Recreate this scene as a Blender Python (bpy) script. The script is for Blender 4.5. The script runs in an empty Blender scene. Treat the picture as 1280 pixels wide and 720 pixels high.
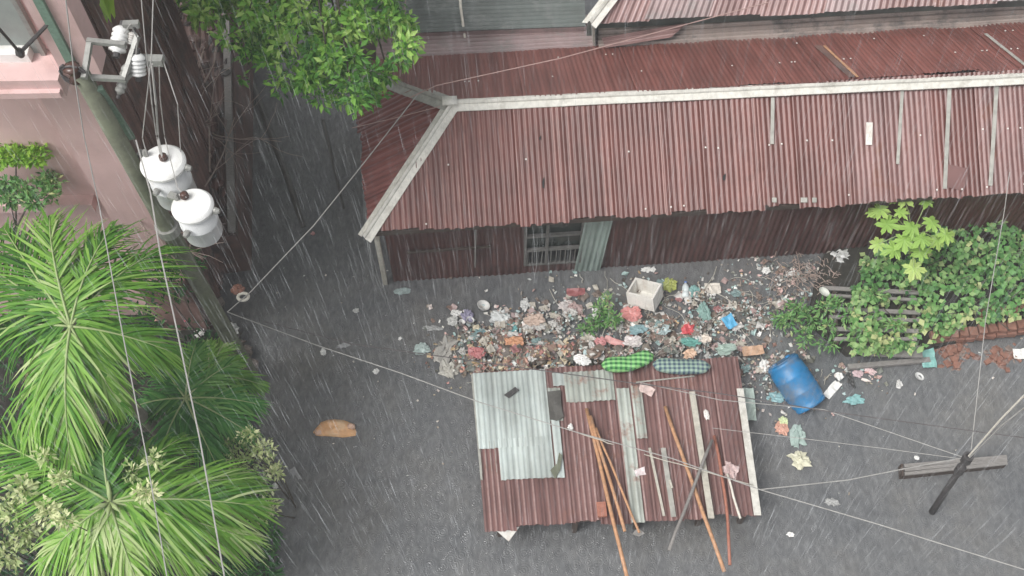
import bpy, bmesh, math, random
from mathutils import Vector, noise
V = Vector
R = math.radians
random.seed(7)
rnd = random.random
def ru(a, b): return a + (b - a) * random.random()
scene = bpy.context.scene
COL = scene.collection

# ------------------------------------------------------------------ camera
H, PITCH, F = 15.0, R(60), 1334.0
cd = bpy.data.cameras.new('camera'); cam = bpy.data.objects.new('camera', cd); COL.objects.link(cam)
cam.location = (0, 0, H); cam.rotation_euler = (R(90) - PITCH, 0, 0)
cd.sensor_width = 36; cd.lens = F / 1280 * 36; cd.clip_end = 500; cd.clip_start = .1
scene.camera = cam
# ------------------------------------------------------------------ light (heavy overcast rain)
w = bpy.data.worlds.new('World'); scene.world = w; w.use_nodes = True
nt = w.node_tree; nt.nodes.clear()
sky = nt.nodes.new('ShaderNodeTexSky'); sky.sky_type = 'NISHITA'; sky.sun_disc = False
SUN_EL, SUN_AZ = R(56), R(-118)
sky.sun_elevation = SUN_EL; sky.sun_rotation = SUN_AZ; sky.dust_density = 4; sky.air_density = 1.2
hs = nt.nodes.new('ShaderNodeHueSaturation'); hs.inputs['Saturation'].default_value = .12
bg = nt.nodes.new('ShaderNodeBackground'); bg.inputs[1].default_value = .125
out = nt.nodes.new('ShaderNodeOutputWorld')
nt.links.new(sky.outputs[0], hs.inputs['Color']); nt.links.new(hs.outputs[0], bg.inputs[0]); nt.links.new(bg.outputs[0], out.inputs[0])
sd = bpy.data.lights.new('sun', 'SUN'); sd.energy = 1.5; sd.angle = R(28); sd.color = (1, .98, .95)
so = bpy.data.objects.new('sun', sd); COL.objects.link(so)
sdir = V((math.sin(SUN_AZ) * math.cos(SUN_EL), math.cos(SUN_AZ) * math.cos(SUN_EL), math.sin(SUN_EL)))
so.rotation_euler = sdir.to_track_quat('Z', 'Y').to_euler(); so.location = (0, 0, 30)
scene.view_settings.view_transform = 'Standard'; scene.view_settings.look = 'None'
scene.view_settings.gamma = 1; scene.view_settings.exposure = 0.62
scene.cycles.transparent_max_bounces = 12

# ------------------------------------------------------------------ pixel (1280x720) -> place
CF = V((0, math.cos(PITCH), -math.sin(PITCH))); CU = V((0, math.sin(PITCH), math.cos(PITCH))); CR = V((1, 0, 0))
CAM = V((0, 0, H))
def ray(px, py): return CF * F + CR * (px - 640) + CU * (360 - py)
def at(px, py, h=0.0):
    r = ray(px, py); return CAM + r * ((h - H) / r.z)
def hit(px, py, p0, n):
    r = ray(px, py); return CAM + r * ((p0 - CAM).dot(n) / r.dot(n))
def ppm(p):   # photo pixels per metre at p
    return F / (V(p) - CAM).dot(CF)

# ------------------------------------------------------------------ materials
M = {}
def newmat(name):
    m = bpy.data.materials.new(name); m.use_nodes = True
    n = m.node_tree.nodes; l = m.node_tree.links
    return m, n, l, n['Principled BSDF']
def ramp(n, stops):
    r = n.new('ShaderNodeValToRGB'); e = r.color_ramp.elements
    while len(e) < len(stops): e.new(.5)
    for i, (p, c) in enumerate(stops):
        e[i].position = p; e[i].color = (c[0], c[1], c[2], 1)
    return r
def tnoise(n, l, scale, detail=5, rough=.6, coord=None, stretch=None):
    t = n.new('ShaderNodeTexNoise'); t.inputs['Scale'].default_value = scale
    t.inputs['Detail'].default_value = detail; t.inputs['Roughness'].default_value = rough
    tc = n.new('ShaderNodeTexCoord'); mp = n.new('ShaderNodeMapping')
    if stretch: mp.inputs['Scale'].default_value = stretch
    if coord == 'world':
        g = n.new('ShaderNodeNewGeometry'); l.new(g.outputs['Position'], mp.inputs[0])
    else: l.new(tc.outputs['Object'], mp.inputs[0])
    l.new(mp.outputs[0], t.inputs[0]); return t
def mixc(n, l, fac, a, b, mode='MIX'):
    m = n.new('ShaderNodeMix'); m.data_type = 'RGBA'; m.blend_type = mode
    for s, v in ((m.inputs[0], fac), (m.inputs[6], a), (m.inputs[7], b)):
        if isinstance(v, (int, float)): s.default_value = v
        elif isinstance(v, tuple): s.default_value = (v[0], v[1], v[2], 1)
        else: l.new(v, s)
    return m.outputs[2]
def bumped(n, l, p, src, strength=.3, dist=.01):
    b = n.new('ShaderNodeBump'); b.inputs['Strength'].default_value = strength; b.inputs['Distance'].default_value = dist
    l.new(src, b.inputs['Height']); l.new(b.outputs[0], p.inputs['Normal'])
def plain(name, c, rough=.6, var=.35, scale=9, dirt=None, metal=0, spec=.5, bump=.25, c2=None, stretch=None):
    m, n, l, p = newmat(name)
    t = tnoise(n, l, scale, 6, .65, 'world', stretch)
    c2 = c2 or tuple(x * (1 - var) for x in c)
    r = ramp(n, [(.33, c2), (.62, c)]); l.new(t.outputs[0], r.inputs[0]); o = r.outputs[0]
    if dirt:
        t2 = tnoise(n, l, scale * .37, 8, .7, 'world'); r2 = ramp(n, [(.5, (0, 0, 0)), (.68, (1, 1, 1))]); l.new(t2.outputs[0], r2.inputs[0])
        o = mixc(n, l, r2.outputs[0], o, dirt)
    l.new(o, p.inputs['Base Color']); p.inputs['Roughness'].default_value = rough
    p.inputs['Metallic'].default_value = metal; p.inputs['Specular IOR Level'].default_value = spec
    if bump: bumped(n, l, p, t.outputs[0], bump)
    M[name] = m; return m
def attrf(n, name):
    a = n.new('ShaderNodeAttribute'); a.attribute_name = name; return a
def tin(name, base, crest, patch=None, crest_lit=.5, rough=.38, rust=(.16, .06, .035), rustcut=.66):
    """painted corrugated iron: random rib tone, crests painted lighter as lit, worn rib tops, rust stains"""
    m, n, l, p = newmat(name)
    rib = attrf(n, 'rib'); rr = attrf(n, 'rnd')
    t = tnoise(n, l, 1.1, 5, .6, 'world'); t3 = tnoise(n, l, 9, 7, .75, 'world')
    base2 = tuple(x * .72 for x in base)
    r = ramp(n, [(.35, base2), (.6, base)]); l.new(t.outputs[0], r.inputs[0])
    a = n.new('ShaderNodeMath'); a.operation = 'MULTIPLY'; l.new(rib.outputs['Fac'], a.inputs[0]); l.new(rr.outputs['Fac'], a.inputs[1])
    b = n.new('ShaderNodeMath'); b.operation = 'MULTIPLY'; l.new(a.outputs[0], b.inputs[0])
    r3 = ramp(n, [(.28, (.25, .25, .25)), (.62, (1, 1, 1))]); l.new(t3.outputs[0], r3.inputs[0]); l.new(r3.outputs[0], b.inputs[1])
    c = n.new('ShaderNodeMath'); c.operation = 'MULTIPLY'; l.new(b.outputs[0], c.inputs[0]); c.inputs[1].default_value = crest_lit * 2
    c.use_clamp = True
    vr = ramp(n, [(0, (.84, .83, .83)), (.5, (1, 1, 1)), (1, (1.12, 1.1, 1.1))]); l.new(rr.outputs['Fac'], vr.inputs[0])
    tb = tnoise(n, l, 3.2, 6, .7, 'world', (1, .35, .35)); vb = ramp(n, [(.3, (.85, .82, .80)), (.65, (1.1, 1.1, 1.1))]); l.new(tb.outputs[0], vb.inputs[0])
    o = mixc(n, l, 1.0, r.outputs[0], vr.outputs[0], 'MULTIPLY'); o = mixc(n, l, 1.0, o, vb.outputs[0], 'MULTIPLY')
    o = mixc(n, l, c.outputs[0], o, crest)  # light on the rib tops is painted in here as the crest colour
    tt = tnoise(n, l, 2.3, 9, .72, 'world'); r4 = ramp(n, [(rustcut - .1, (0, 0, 0)), (rustcut + .04, (1, 1, 1))]); l.new(tt.outputs[0], r4.inputs[0])
    o = mixc(n, l, r4.outputs[0], o, rust)
    l.new(o, p.inputs['Base Color']); p.inputs['Roughness'].default_value = rough
    bumped(n, l, p, t3.outputs[0], .2, .004)
    M[name] = m; return m
def leafmat(name, stops, rough=.45, trans=.3):
    m, n, l, p = newmat(name)
    a = attrf(n, 'rnd'); r = ramp(n, stops); l.new(a.outputs['Fac'], r.inputs[0])
    l.new(r.outputs[0], p.inputs['Base Color']); p.inputs['Roughness'].default_value = .5; p.inputs['Specular IOR Level'].default_value = .25
    tr = n.new('ShaderNodeBsdfTranslucent'); l.new(r.outputs[0], tr.inputs[0])
    mx = n.new('ShaderNodeMixShader'); mx.inputs[0].default_value = trans
    l.new(p.outputs[0], mx.inputs[1]); l.new(tr.outputs[0], mx.inputs[2]); l.new(mx.outputs[0], n['Material Output'].inputs[0])
    M[name] = m; return m
def colattr_mat(name, rough=.5, trans=0):
    m, n, l, p = newmat(name)
    a = n.new('ShaderNodeAttribute'); a.attribute_name = 'tint'
    l.new(a.outputs['Color'], p.inputs['Base Color']); p.inputs['Roughness'].default_value = rough
    M[name] = m; return m

tin('tin_mauve', (.150, .052, .043), (.28, .15, .128), crest_lit=.5, rust=(.115, .045, .035), rustcut=.66)
tin('tin_mauve_grey', (.19, .09, .082), (.34, .22, .205), crest_lit=.6)
tin('tin_red', (.18, .062, .05), (.23, .095, .08), crest_lit=.4, rustcut=.72)
tin('tin_red_end', (.19, .055, .047), (.28, .12, .105), crest_lit=.4, rustcut=.75)
tin('tin_wall', (.085, .034, .029), (.13, .07, .06), crest_lit=.4, rust=(.05, .02, .018), rustcut=.6)
tin('tin_pale', (.47, .53, .51), (.56, .61, .58), crest_lit=.4, rust=(.36, .37, .34), rustcut=.7)
tin('tin_pale_worn', (.38, .41, .37), (.54, .58, .53), crest_lit=.5, rust=(.25, .12, .09), rustcut=.62)
tin('tin_green', (.26, .33, .30), (.36, .44, .40), crest_lit=.4, rustcut=.8)
tin('tin_shed', (.18, .095, .088), (.38, .26, .24), crest_lit=.7, rust=(.20, .10, .08))
tin('tin_pinkgrey', (.33, .24, .235), (.42, .32, .32), crest_lit=.5, rust=(.22, .19, .18), rustcut=.6)
tin('tin_greygreen', (.12, .14, .13), (.20, .22, .21), crest_lit=.5, rust=(.16, .17, .16), rustcut=.6)
tin('tin_weathered', (.33, .27, .24), (.50, .43, .39), crest_lit=.6, rust=(.11, .10, .095), rustcut=.6)
tin('tin_topred', (.27, .16, .15), (.46, .34, .33), crest_lit=.6)
tin('tin_mud', (.17, .098, .082), (.26, .18, .16), crest_lit=.5, rust=(.075, .058, .052), rustcut=.58, rough=.6)
plain('cap_white', (.66, .64, .58), .5, .22, 14, dirt=(.42, .40, .35), stretch=(1, 1, 1))
plain('cap_grey', (.40, .39, .35), .55, .3, 10, dirt=(.25, .25, .22))
plain('timber_dark', (.07, .05, .04), .7)
plain('timber_grey', (.25, .235, .22), .75, .4, 14, stretch=(1, 8, 8))
plain('timber_dim', (.15, .145, .135), .75, .4, 14)
plain('timber_pale', (.50, .47, .40), .65, .3, 14)
plain('timber_orange', (.52, .28, .15), .55, .35, 18, dirt=(.34, .20, .13))
plain('timber_red', (.38, .15, .10), .55, .35, 18)
plain('timber_white', (.68, .64, .56), .6, .2, 18)
plain('dark_void', (.02, .02, .02), .8)
plain('glass_dark', (.035, .045, .04), .12, .4, 3, bump=0)
plain('pink_wall', (.66, .46, .44), .75, .13, 1.6, dirt=(.50, .33, .31), bump=.1)
plain('pink_trim', (.64, .45, .43), .7, .12, 3, dirt=(.48, .33, .30), bump=.1)
plain('pink_dark', (.26, .15, .13), .8, .5, 3, dirt=(.12, .08, .07))
plain('glass_grey', (.30, .33, .31), .3, .25, 2, bump=0)
plain('concrete_moss', (.16, .17, .12), .85, .4, 7, dirt=(.13, .15, .095))
plain('concrete_wet', (.10, .095, .085), .5, .4, 6)
plain('steel_galv', (.30, .30, .28), .45, .25, 20, metal=.2)
plain('steel_green', (.18, .27, .21), .5, .3, 20)
plain('enamel_white', (.78, .78, .76), .35, .05, 4, dirt=(.58, .57, .53), bump=0)
plain('enamel_grey', (.60, .61, .61), .4, .15, 6, dirt=(.40, .37, .33), bump=0)
plain('porcelain_white', (.74, .74, .72), .25, .05, 9, bump=0)
plain('porcelain_brown', (.09, .045, .035), .25, .2, 9, bump=0)
plain('cable_pale', (.36, .35, .33), .6, .2, 9, bump=0)
plain('cable_pink', (.42, .28, .25), .6, .2, 9, bump=0)
plain('cable_dark', (.10, .09, .09), .6, .2, 9, bump=0)
plain('post_dark', (.06, .055, .055), .6, .4, 12)
plain('barrel_blue', (.015, .18, .40), .45, .3, 5, dirt=(.12, .15, .19), bump=.08)
plain('foam_white', (.72, .70, .65), .7, .12, 12, dirt=(.55, .50, .44))
plain('mud_brown', (.09, .065, .05), .85, .5, 7, dirt=(.045, .035, .03))
plain('soil_dark', (.035, .032, .025), .9, .5, 7)
plain('brick_red', (.25, .12, .085), .85, .4, 9, dirt=(.22, .12, .09))
plain('bark', (.10, .085, .065), .9, .5, 14)
plain('dead_twig', (.36, .28, .24), .8, .3, 14)
plain('stem_green', (.30, .38, .16), .6, .2, 14)
plain('palm_trunk', (.25, .23, .19), .85, .4, 12)
plain('orange_cloth', (.76, .42, .20), .5, .15, 9, dirt=(.74, .50, .30))
plain('orange_pale', (.68, .45, .33), .6, .2, 9)
colattr_mat('litter_tint', .5)
leafmat('leaf_tree', [(0, (.03, .09, .03)), (.5, (.10, .27, .05)), (.85, (.26, .50, .08)), (1, (.40, .58, .16))])
leafmat('leaf_vine', [(0, (.05, .14, .05)), (.5, (.15, .34, .10)), (.85, (.32, .47, .19)), (1, (.52, .56, .26))])
leafmat('leaf_young', [(0, (.18, .34, .07)), (.6, (.34, .52, .12)), (1, (.52, .64, .22))])
leafmat('leaf_palm', [(0, (.02, .085, .018)), (.4, (.085, .24, .03)), (.75, (.23, .44, .07)), (1, (.52, .60, .30))], .38)
leafmat('leaf_palm_dark', [(0, (.02, .09, .02)), (.5, (.07, .25, .05)), (1, (.28, .50, .14))], .38)
leafmat('leaf_dark', [(0, (.012, .05, .018)), (.6, (.03, .11, .03)), (1, (.07, .20, .05))])
leafmat('leaf_variegated', [(0, (.12, .20, .07)), (.45, (.32, .42, .16)), (1, (.70, .72, .42))])
leafmat('leaf_dry', [(0, (.16, .15, .05)), (.5, (.28, .27, .10)), (1, (.44, .42, .20))])
leafmat('leaf_lime', [(0, (.10, .26, .03)), (.6, (.25, .46, .05)), (1, (.42, .58, .10))])

# flood water: murky, pocked by rain
m, n, l, p = newmat('flood_water'); M['flood_water'] = m
t = tnoise(n, l, .5, 7, .65, 'world'); r = ramp(n, [(.3, (.105, .110, .116)), (.5, (.138, .140, .141)), (.72, (.158, .153, .142))]); l.new(t.outputs[0], r.inputs[0])
tf = tnoise(n, l, 8, 5, .72, 'world', (1.5, .75, 1)); rf = ramp(n, [(.3, (.70, .70, .71)), (.55, (1, 1, 1)), (.78, (1.45, 1.45, 1.45))]); l.new(tf.outputs[0], rf.inputs[0])
o = mixc(n, l, 1.0, r.outputs[0], rf.outputs[0], 'MULTIPLY'); l.new(o, p.inputs['Base Color'])
p.inputs['Roughness'].default_value = .12; p.inputs['Specular IOR Level'].default_value = .8; p.inputs['IOR'].default_value = 1.4
g = n.new('ShaderNodeNewGeometry')
def rings(scale, freq, off):
    mp = n.new('ShaderNodeMapping'); mp.inputs['Location'].default_value = off; l.new(g.outputs['Position'], mp.inputs[0])
    vo = n.new('ShaderNodeTexVoronoi'); vo.inputs['Scale'].default_value = scale; vo.voronoi_dimensions = '2D'; l.new(mp.outputs[0], vo.inputs['Vector'])
    a = n.new('ShaderNodeMath'); a.operation = 'MULTIPLY'; a.inputs[1].default_value = freq; l.new(vo.outputs['Distance'], a.inputs[0])
    s = n.new('ShaderNodeMath'); s.operation = 'SINE'; l.new(a.outputs[0], s.inputs[0])
    f = n.new('ShaderNodeMapRange'); f.inputs['From Min'].default_value = .05; f.inputs['From Max'].default_value = .5; f.inputs['To Min'].default_value = 1; f.inputs['To Max'].default_value = 0
    l.new(vo.outputs['Distance'], f.inputs[0]); q = n.new('ShaderNodeMath'); q.operation = 'MULTIPLY'; l.new(s.outputs[0], q.inputs[0]); l.new(f.outputs[0], q.inputs[1]); return q.outputs[0]
a1 = rings(5.5, 42, (0, 0, 0)); a2 = rings(8.5, 34, (3.3, 1.7, 0)); a3 = rings(3.5, 50, (9.1, 4.7, 0))
s1 = n.new('ShaderNodeMath'); l.new(a1, s1.inputs[0]); l.new(a2, s1.inputs[1])
s2 = n.new('ShaderNodeMath'); l.new(s1.outputs[0], s2.inputs[0]); l.new(a3, s2.inputs[1])
s3 = n.new('ShaderNodeMath'); s3.operation = 'MULTIPLY_ADD'; l.new(tf.outputs[0], s3.inputs[0]); s3.inputs[1].default_value = 7; l.new(s2.outputs[0], s3.inputs[2])
tw = tnoise(n, l, 2.6, 3, .5, 'world', (1.2, .8, 1)); s4 = n.new('ShaderNodeMath'); s4.operation = 'MULTIPLY_ADD'; l.new(tw.outputs[0], s4.inputs[0]); s4.inputs[1].default_value = 26; l.new(s3.outputs[0], s4.inputs[2])
bumped(n, l, p, s4.outputs[0], .5, .0028)

# rain and running water
m, n, l, p = newmat('rain_water'); M['rain_water'] = m
n.remove(p); df = n.new('ShaderNodeBsdfDiffuse'); df.inputs[0].default_value = (.85, .88, .9, 1); tl = n.new('ShaderNodeBsdfTranslucent'); tl.inputs[0].default_value = (.85, .88, .9, 1)
ad = n.new('ShaderNodeAddShader'); l.new(df.outputs[0], ad.inputs[0]); l.new(tl.outputs[0], ad.inputs[1])
tp = n.new('ShaderNodeBsdfTransparent'); mx = n.new('ShaderNodeMixShader'); mx.inputs[0].default_value = .085
l.new(tp.outputs[0], mx.inputs[1]); l.new(ad.outputs[0], mx.inputs[2]); l.new(mx.outputs[0], n['Material Output'].inputs[0])

def checked(name, a, b, c, s):
    m, n, l, p = newmat(name); tc = n.new('ShaderNodeTexCoord')
    def wv(axis, sc):
        q = n.new('ShaderNodeTexWave'); q.bands_direction = axis; q.inputs['Scale'].default_value = sc; q.inputs['Distortion'].default_value = .6
        l.new(tc.outputs['Object'], q.inputs[0]); rr = ramp(n, [(.42, (0, 0, 0)), (.58, (1, 1, 1))]); l.new(q.outputs[0], rr.inputs[0]); return rr.outputs[0]
    o = mixc(n, l, wv('X', s), a, b); o2 = mixc(n, l, wv('Y', s * 1.1), b, c)
    o = mixc(n, l, .5, o, o2); l.new(o, p.inputs['Base Color']); p.inputs['Roughness'].default_value = .8; M[name] = m
checked('check_green', (.13, .42, .10), (.015, .10, .03), (.34, .62, .26), 4.2)
checked('check_blue', (.26, .36, .28), (.03, .06, .10), (.28, .38, .31), 4.4)

# ------------------------------------------------------------------ object helpers
WL = {}
def tag(o, label=None, cat=None, group=None, kind=None):
    if label: o['label'] = label
    if cat: o['category'] = cat
    if group: o['group'] = group
    if kind: o['kind'] = kind
    return o
def empty(name, loc, label=None, cat=None, group=None):
    o = bpy.data.objects.new(name, None); COL.objects.link(o); o.location = loc; o.empty_display_size = .2
    WL[o] = V(loc); return tag(o, label, cat, group)
class MB:
    def __init__(s): s.v = []; s.f = []; s.mi = []; s.rib = []; s.rnd = []; s.col = []; s.smooth = False
    def add(s, vs, fs, rib=None, rn=0.5, mi=0, col=None):
        b = len(s.v); s.v += [V(x) for x in vs]; s.f += [tuple(i + b for i in f) for f in fs]; s.mi += [mi] * len(fs)
        k = len(vs)
        s.rib += rib if rib else [0.0] * k
        s.rnd += rn if isinstance(rn, list) else [rn] * k
        s.col += [col or (.5, .5, .5)] * k
        return s
    def box(s, c, sx, sy, sz, ax=None, ay=None, mi=0):
        c = V(c); ax = V(ax).normalized() if ax else V((1, 0, 0)); ay = V(ay).normalized() if ay else V((0, 1, 0)); az = ax.cross(ay).normalized(); ay = az.cross(ax)
        ps = [c + ax * (sx / 2 * i) + ay * (sy / 2 * j) + az * (sz / 2 * k) for i, j, k in ((-1, -1, -1), (1, -1, -1), (1, 1, -1), (-1, 1, -1), (-1, -1, 1), (1, -1, 1), (1, 1, 1), (-1, 1, 1))]
        return s.add(ps, [(0, 3, 2, 1), (4, 5, 6, 7), (0, 1, 5, 4), (1, 2, 6, 5), (2, 3, 7, 6), (3, 0, 4, 7)], mi=mi)
    def bar(s, a, b, wd, th, up=(0, 0, 1), mi=0):
        a, b = V(a), V(b); d = (b - a); L = d.length; d.normalize(); up = V(up); side = up.cross(d)
        if side.length < 1e-4: side = V((1, 0, 0)).cross(d)
        return s.box((a + b) / 2, L, wd, th, d, side, mi)
    def prism(s, poly, vec, mi=0):
        k = len(poly); vec = V(vec); ps = [V(p) for p in poly] + [V(p) + vec for p in poly]
        fs = [tuple(range(k)), tuple(range(2 * k - 1, k - 1, -1))] + [(i, i + k, (i + 1) % k + k, (i + 1) % k) for i in range(k)]
        return s.add(ps, fs, mi=mi)
    def tube(s, pts, r, seg=6, r2=None, mi=0, caps=True):
        pts = [V(p) for p in pts]; k = len(pts); vs = []
        ref = V((0, 0, 1))
        for i, p in enumerate(pts):
            d = (pts[min(i + 1, k - 1)] - pts[max(i - 1, 0)]).normalized()
            a = d.cross(ref if abs(d.z) < .95 else V((1, 0, 0))).normalized(); b = a.cross(d)
            rr = r if r2 is None else r + (r2 - r) * i / (k - 1)
            if isinstance(r, list): rr = r[i]
            for j in range(seg):
                t = 2 * math.pi * j / seg; vs.append(p + a * (rr * math.cos(t)) + b * (rr * math.sin(t)))
        fs = []
        for i in range(k - 1):
            for j in range(seg):
                fs.append((i * seg + j, i * seg + (j + 1) % seg, (i + 1) * seg + (j + 1) % seg, (i + 1) * seg + j))
        if caps: fs += [tuple(range(seg))[::-1], tuple(range((k - 1) * seg, k * seg))]
        return s.add(vs, fs, mi=mi)
    def lathe(s, prof, c, axis=(0, 0, 1), seg=20, mi=0):
        c = V(c); az = V(axis).normalized(); ax = az.orthogonal().normalized(); ay = az.cross(ax); vs = []; fs = []
        for r, z in prof:
            for j in range(seg):
                t = 2 * math.pi * j / seg; vs.append(c + az * z + ax * (r * math.cos(t)) + ay * (r * math.sin(t)))
        for i in range(len(prof) - 1):
            for j in range(seg): fs.append((i * seg + j, i * seg + (j + 1) % seg, (i + 1) * seg + (j + 1) % seg, (i + 1) * seg + j))
        fs += [tuple(range(seg))[::-1], tuple(range((len(prof) - 1) * seg, len(prof) * seg))]
        return s.add(vs, fs, mi=mi)
    def build(s, name, mats, parent=None, smooth=False, origin=None):
        if not isinstance(mats, (list, tuple)): mats = [mats]
        c = V(origin) if origin is not None else sum(s.v, V()) / max(1, len(s.v))
        me = bpy.data.meshes.new(name); me.from_pydata([v - c for v in s.v], [], s.f)
        for m_ in mats: me.materials.append(M[m_] if isinstance(m_, str) else m_)
        if len(mats) > 1: me.polygons.foreach_set('material_index', s.mi)
        me.polygons.foreach_set('use_smooth', [smooth] * len(s.f))
        a = me.attributes.new('rib', 'FLOAT', 'POINT'); a.data.foreach_set('value', s.rib)
        a = me.attributes.new('rnd', 'FLOAT', 'POINT'); a.data.foreach_set('value', s.rnd)
        a = me.attributes.new('tint', 'FLOAT_COLOR', 'POINT'); a.data.foreach_set('color', [x for cc in s.col for x in (*cc, 1.0)])
        me.update()
        o = bpy.data.objects.new(name, me); COL.objects.link(o); WL[o] = c
        if parent: o.parent = parent; o.location = c - WL[parent]
        else: o.location = c
        return o

def lerp(a, b, t): return a + (b - a) * t
def sheet(name, mat, parent, q, u0, u1, v0=0, v1=1, pitch=.1, amp=.013, off=0.0, rag=.03, nv=7, wob=.006, seed=0, ph=0.0):
    """a corrugated sheet on quad q=(A,B,C,D) A->B along u at v=0, D->C at v=1; ribs run along v"""
    A, B, C, D = q; rs = random.Random(seed * 977 + int(u0 * 1000))
    wid = ((B - A).length + (C - D).length) / 2; L = wid * (u1 - u0)
    nr = max(1, round(L / pitch)); seg = 6; nu = nr * seg
    nrm = (B - A).cross(D - A).normalized()
    if nrm.dot(CAM - A) < 0: nrm = -nrm
    rv = [rs.random() ** 1.6 for _ in range(nr + 2)]
    rz = (rs.random() - .5) * rag * 2; re = [rs.uniform(-1, 1) * rag * .25 for _ in range(nr + 2)]
    mb = MB(); vs = []; ribs = []; rn = []
    vl = ((D - A).length)
    for j in range(nv + 1):
        for i in range(nu + 1):
            u = u0 + (u1 - u0) * i / nu; k = i // seg
            v = v0 + (v1 - v0) * j / nv
            if j == nv: v += (rz + re[k]) / vl
            if j == 0: v -= (re[-1 - k]) / vl * .5
            P = lerp(lerp(A, B, u), lerp(D, C, u), v)
            s = math.sin(2 * math.pi * i / seg + ph)
            P = P + nrm * (off + amp * s + wob * noise.noise(P * 1.7 + V((seed, 0, 0))))
            vs.append(P); ribs.append(max(0, s) ** 1.5); rn.append(rv[k])
    W = nu + 1
    fs = [(j * W + i, j * W + i + 1, (j + 1) * W + i + 1, (j + 1) * W + i) for j in range(nv) for i in range(nu)]
    mb.add(vs, fs, ribs, rn)
    o = mb.build(name, mat, parent, True)
    return o
def cap(name, mat, parent, a, b, n1, n2, wd=.15, up=.02, pieces=1, roll=.03):
    """folded ridge capping with a rolled centre; n1,n2 = directions down each side"""
    a, b = V(a), V(b); n1 = V(n1).normalized(); n2 = V(n2).normalized()
    for k in range(pieces):
        p, q = lerp(a, b, k / pieces), lerp(a, b, (k + 1) / pieces)
        d = (q - p).normalized(); q = q + d * .03; lift = V((0, 0, up + (.004 if k % 2 else 0)))
        mb = MB(); prof = []
        for s_, nn in ((-1, n1), (1, n2)):
            pass
        U = V((0, 0, 1))
        prof = [n1 * wd - U * .012, n1 * wd, n1 * (wd * .55), n1 * roll * 1.1, n1 * roll + U * roll, U * roll * 1.7, n2 * roll + U * roll, n2 * roll * 1.1, n2 * (wd * .55), n2 * wd, n2 * wd - U * .012]
        vs = []; nn = 7
        for i in range(nn + 1):
            c = lerp(p, q, i / nn) + lift
            for pr in prof: vs.append(c + pr + U * (.006 * noise.noise((c + pr) * 3)))
        W = len(prof)
        fs = [(i * W + j, i * W + j + 1, (i + 1) * W + j + 1, (i + 1) * W + j) for i in range(nn) for j in range(W - 1)]
        mb.add(vs, fs); mb.build(name, mat, parent)

# ================================================================== SETTING
mb = MB()
mb.add([(-80, -60, 0), (80, -60, 0), (80, 100, 0), (-80, 100, 0)], [(0, 1, 2, 3)])
tag(mb.build('flood_water', 'flood_water'), kind='structure')
mb = MB(); mb.add([(-80, -60, -1.2), (80, -60, -1.2), (80, 100, -1.2), (-80, 100, -1.2)], [(0, 1, 2, 3)])
tag(mb.build('ground', 'soil_dark'), kind='structure')

# ================================================================== MAIN HOUSE
HE, HRg, HB = 1.9, 2.8, 2.0
FL = at(458, 293, HE); FR = at(1400, 231.5, HE)
RL = at(565, 130, HRg); RR = at(1400, 90.5, HRg)
BL = at(446, 86, HB); BR = at(1400, 30.5, HB)
hx = (FR - FL).normalized(); hy = V((0, 0, 1)).cross(hx)   # along the eave, away from camera
house = empty('tin_house', lerp(FL, FR, .5) * 1, 'long low house with a red-brown corrugated hip roof and white ridge caps beside the rubbish', 'house')
house.location.z = 0; WL[house] = V(house.location)
# front slope: trapezoid; sheets run up the slope, left ones clipped by the hip
slope_up = hy * ((RL - FL).dot(hy)) + V((0, 0, HRg - HE))
total = (FR - FL).length
dxh = (RL - FL).dot(hx)            # where the ridge starts along the eave
Lr = .76; nS = int(total / Lr) + 1
i0 = 0.0; k = 0; rs = random.Random(3)
def clip_sheet(name, mat, parent, O, ux, up, x0, x1, topf, off, seed, pitch=.1, amp=.0095, rag=.055, botf=None, nv=9):
    """sheet in plane O + ux*x + up*v, v from botf(x) to topf(x) (0..1)"""
    rs = random.Random(seed * 31 + 5); nrm = ux.cross(up).normalized()
    if nrm.z < 0: nrm = -nrm
    nr = max(1, round((x1 - x0) / pitch)); seg = 6; nu = nr * seg
    rv = [rs.random() ** 1.7 for _ in range(nr + 2)]; rz = rs.uniform(-1, 1) * rag; re = [rs.uniform(-1, 1) * rag * .35 for _ in range(nr + 2)]
    base = rs.uniform(-.12, .12)
    vs = []; ribs = []; rn = []; ul = up.length
    for j in range(nv + 1):
        for i in range(nu + 1):
            x = x0 + (x1 - x0) * i / nu; kk = i // seg
            b = (botf(x) if botf else 0) + (rz + re[kk]) / ul; t = topf(x)
            v = b + (max(t, b + .01) - b) * j / nv
            s = math.sin(2 * math.pi * i / seg)
            P = O + ux * x + up * v; P = P + nrm * (off + amp * s + .016 * noise.noise(P * 1.6) + .006 * noise.noise(P * 6))
            vs.append(P); ribs.append(max(0, s) ** 1.5); rn.append(min(1, max(0, rv[kk] + base)))
    W = nu + 1
    m_ = MB(); m_.add(vs, [(j * W + i, j * W + i + 1, (j + 1) * W + i + 1, (j + 1) * W + i) for j in range(nv) for i in range(nu)], ribs, rn)
    return m_.build(name, mat, parent, True)
x = .12; k = 0
while x < total:
    x1 = min(x + ru(.6, .95), total)
    xx = x
    px = None
    mat = 'tin_mauve_grey' if x > 6.2 and k % 3 != 0 else 'tin_mauve'
    clip_sheet('roof_sheet', mat, house, FL, hx, slope_up, x - .06, x1 + .04, lambda q: min(1.0, q / dxh), .004 + .009 * (k % 2), 100 + k, pitch=.078)
    x = x1; k += 1
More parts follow.
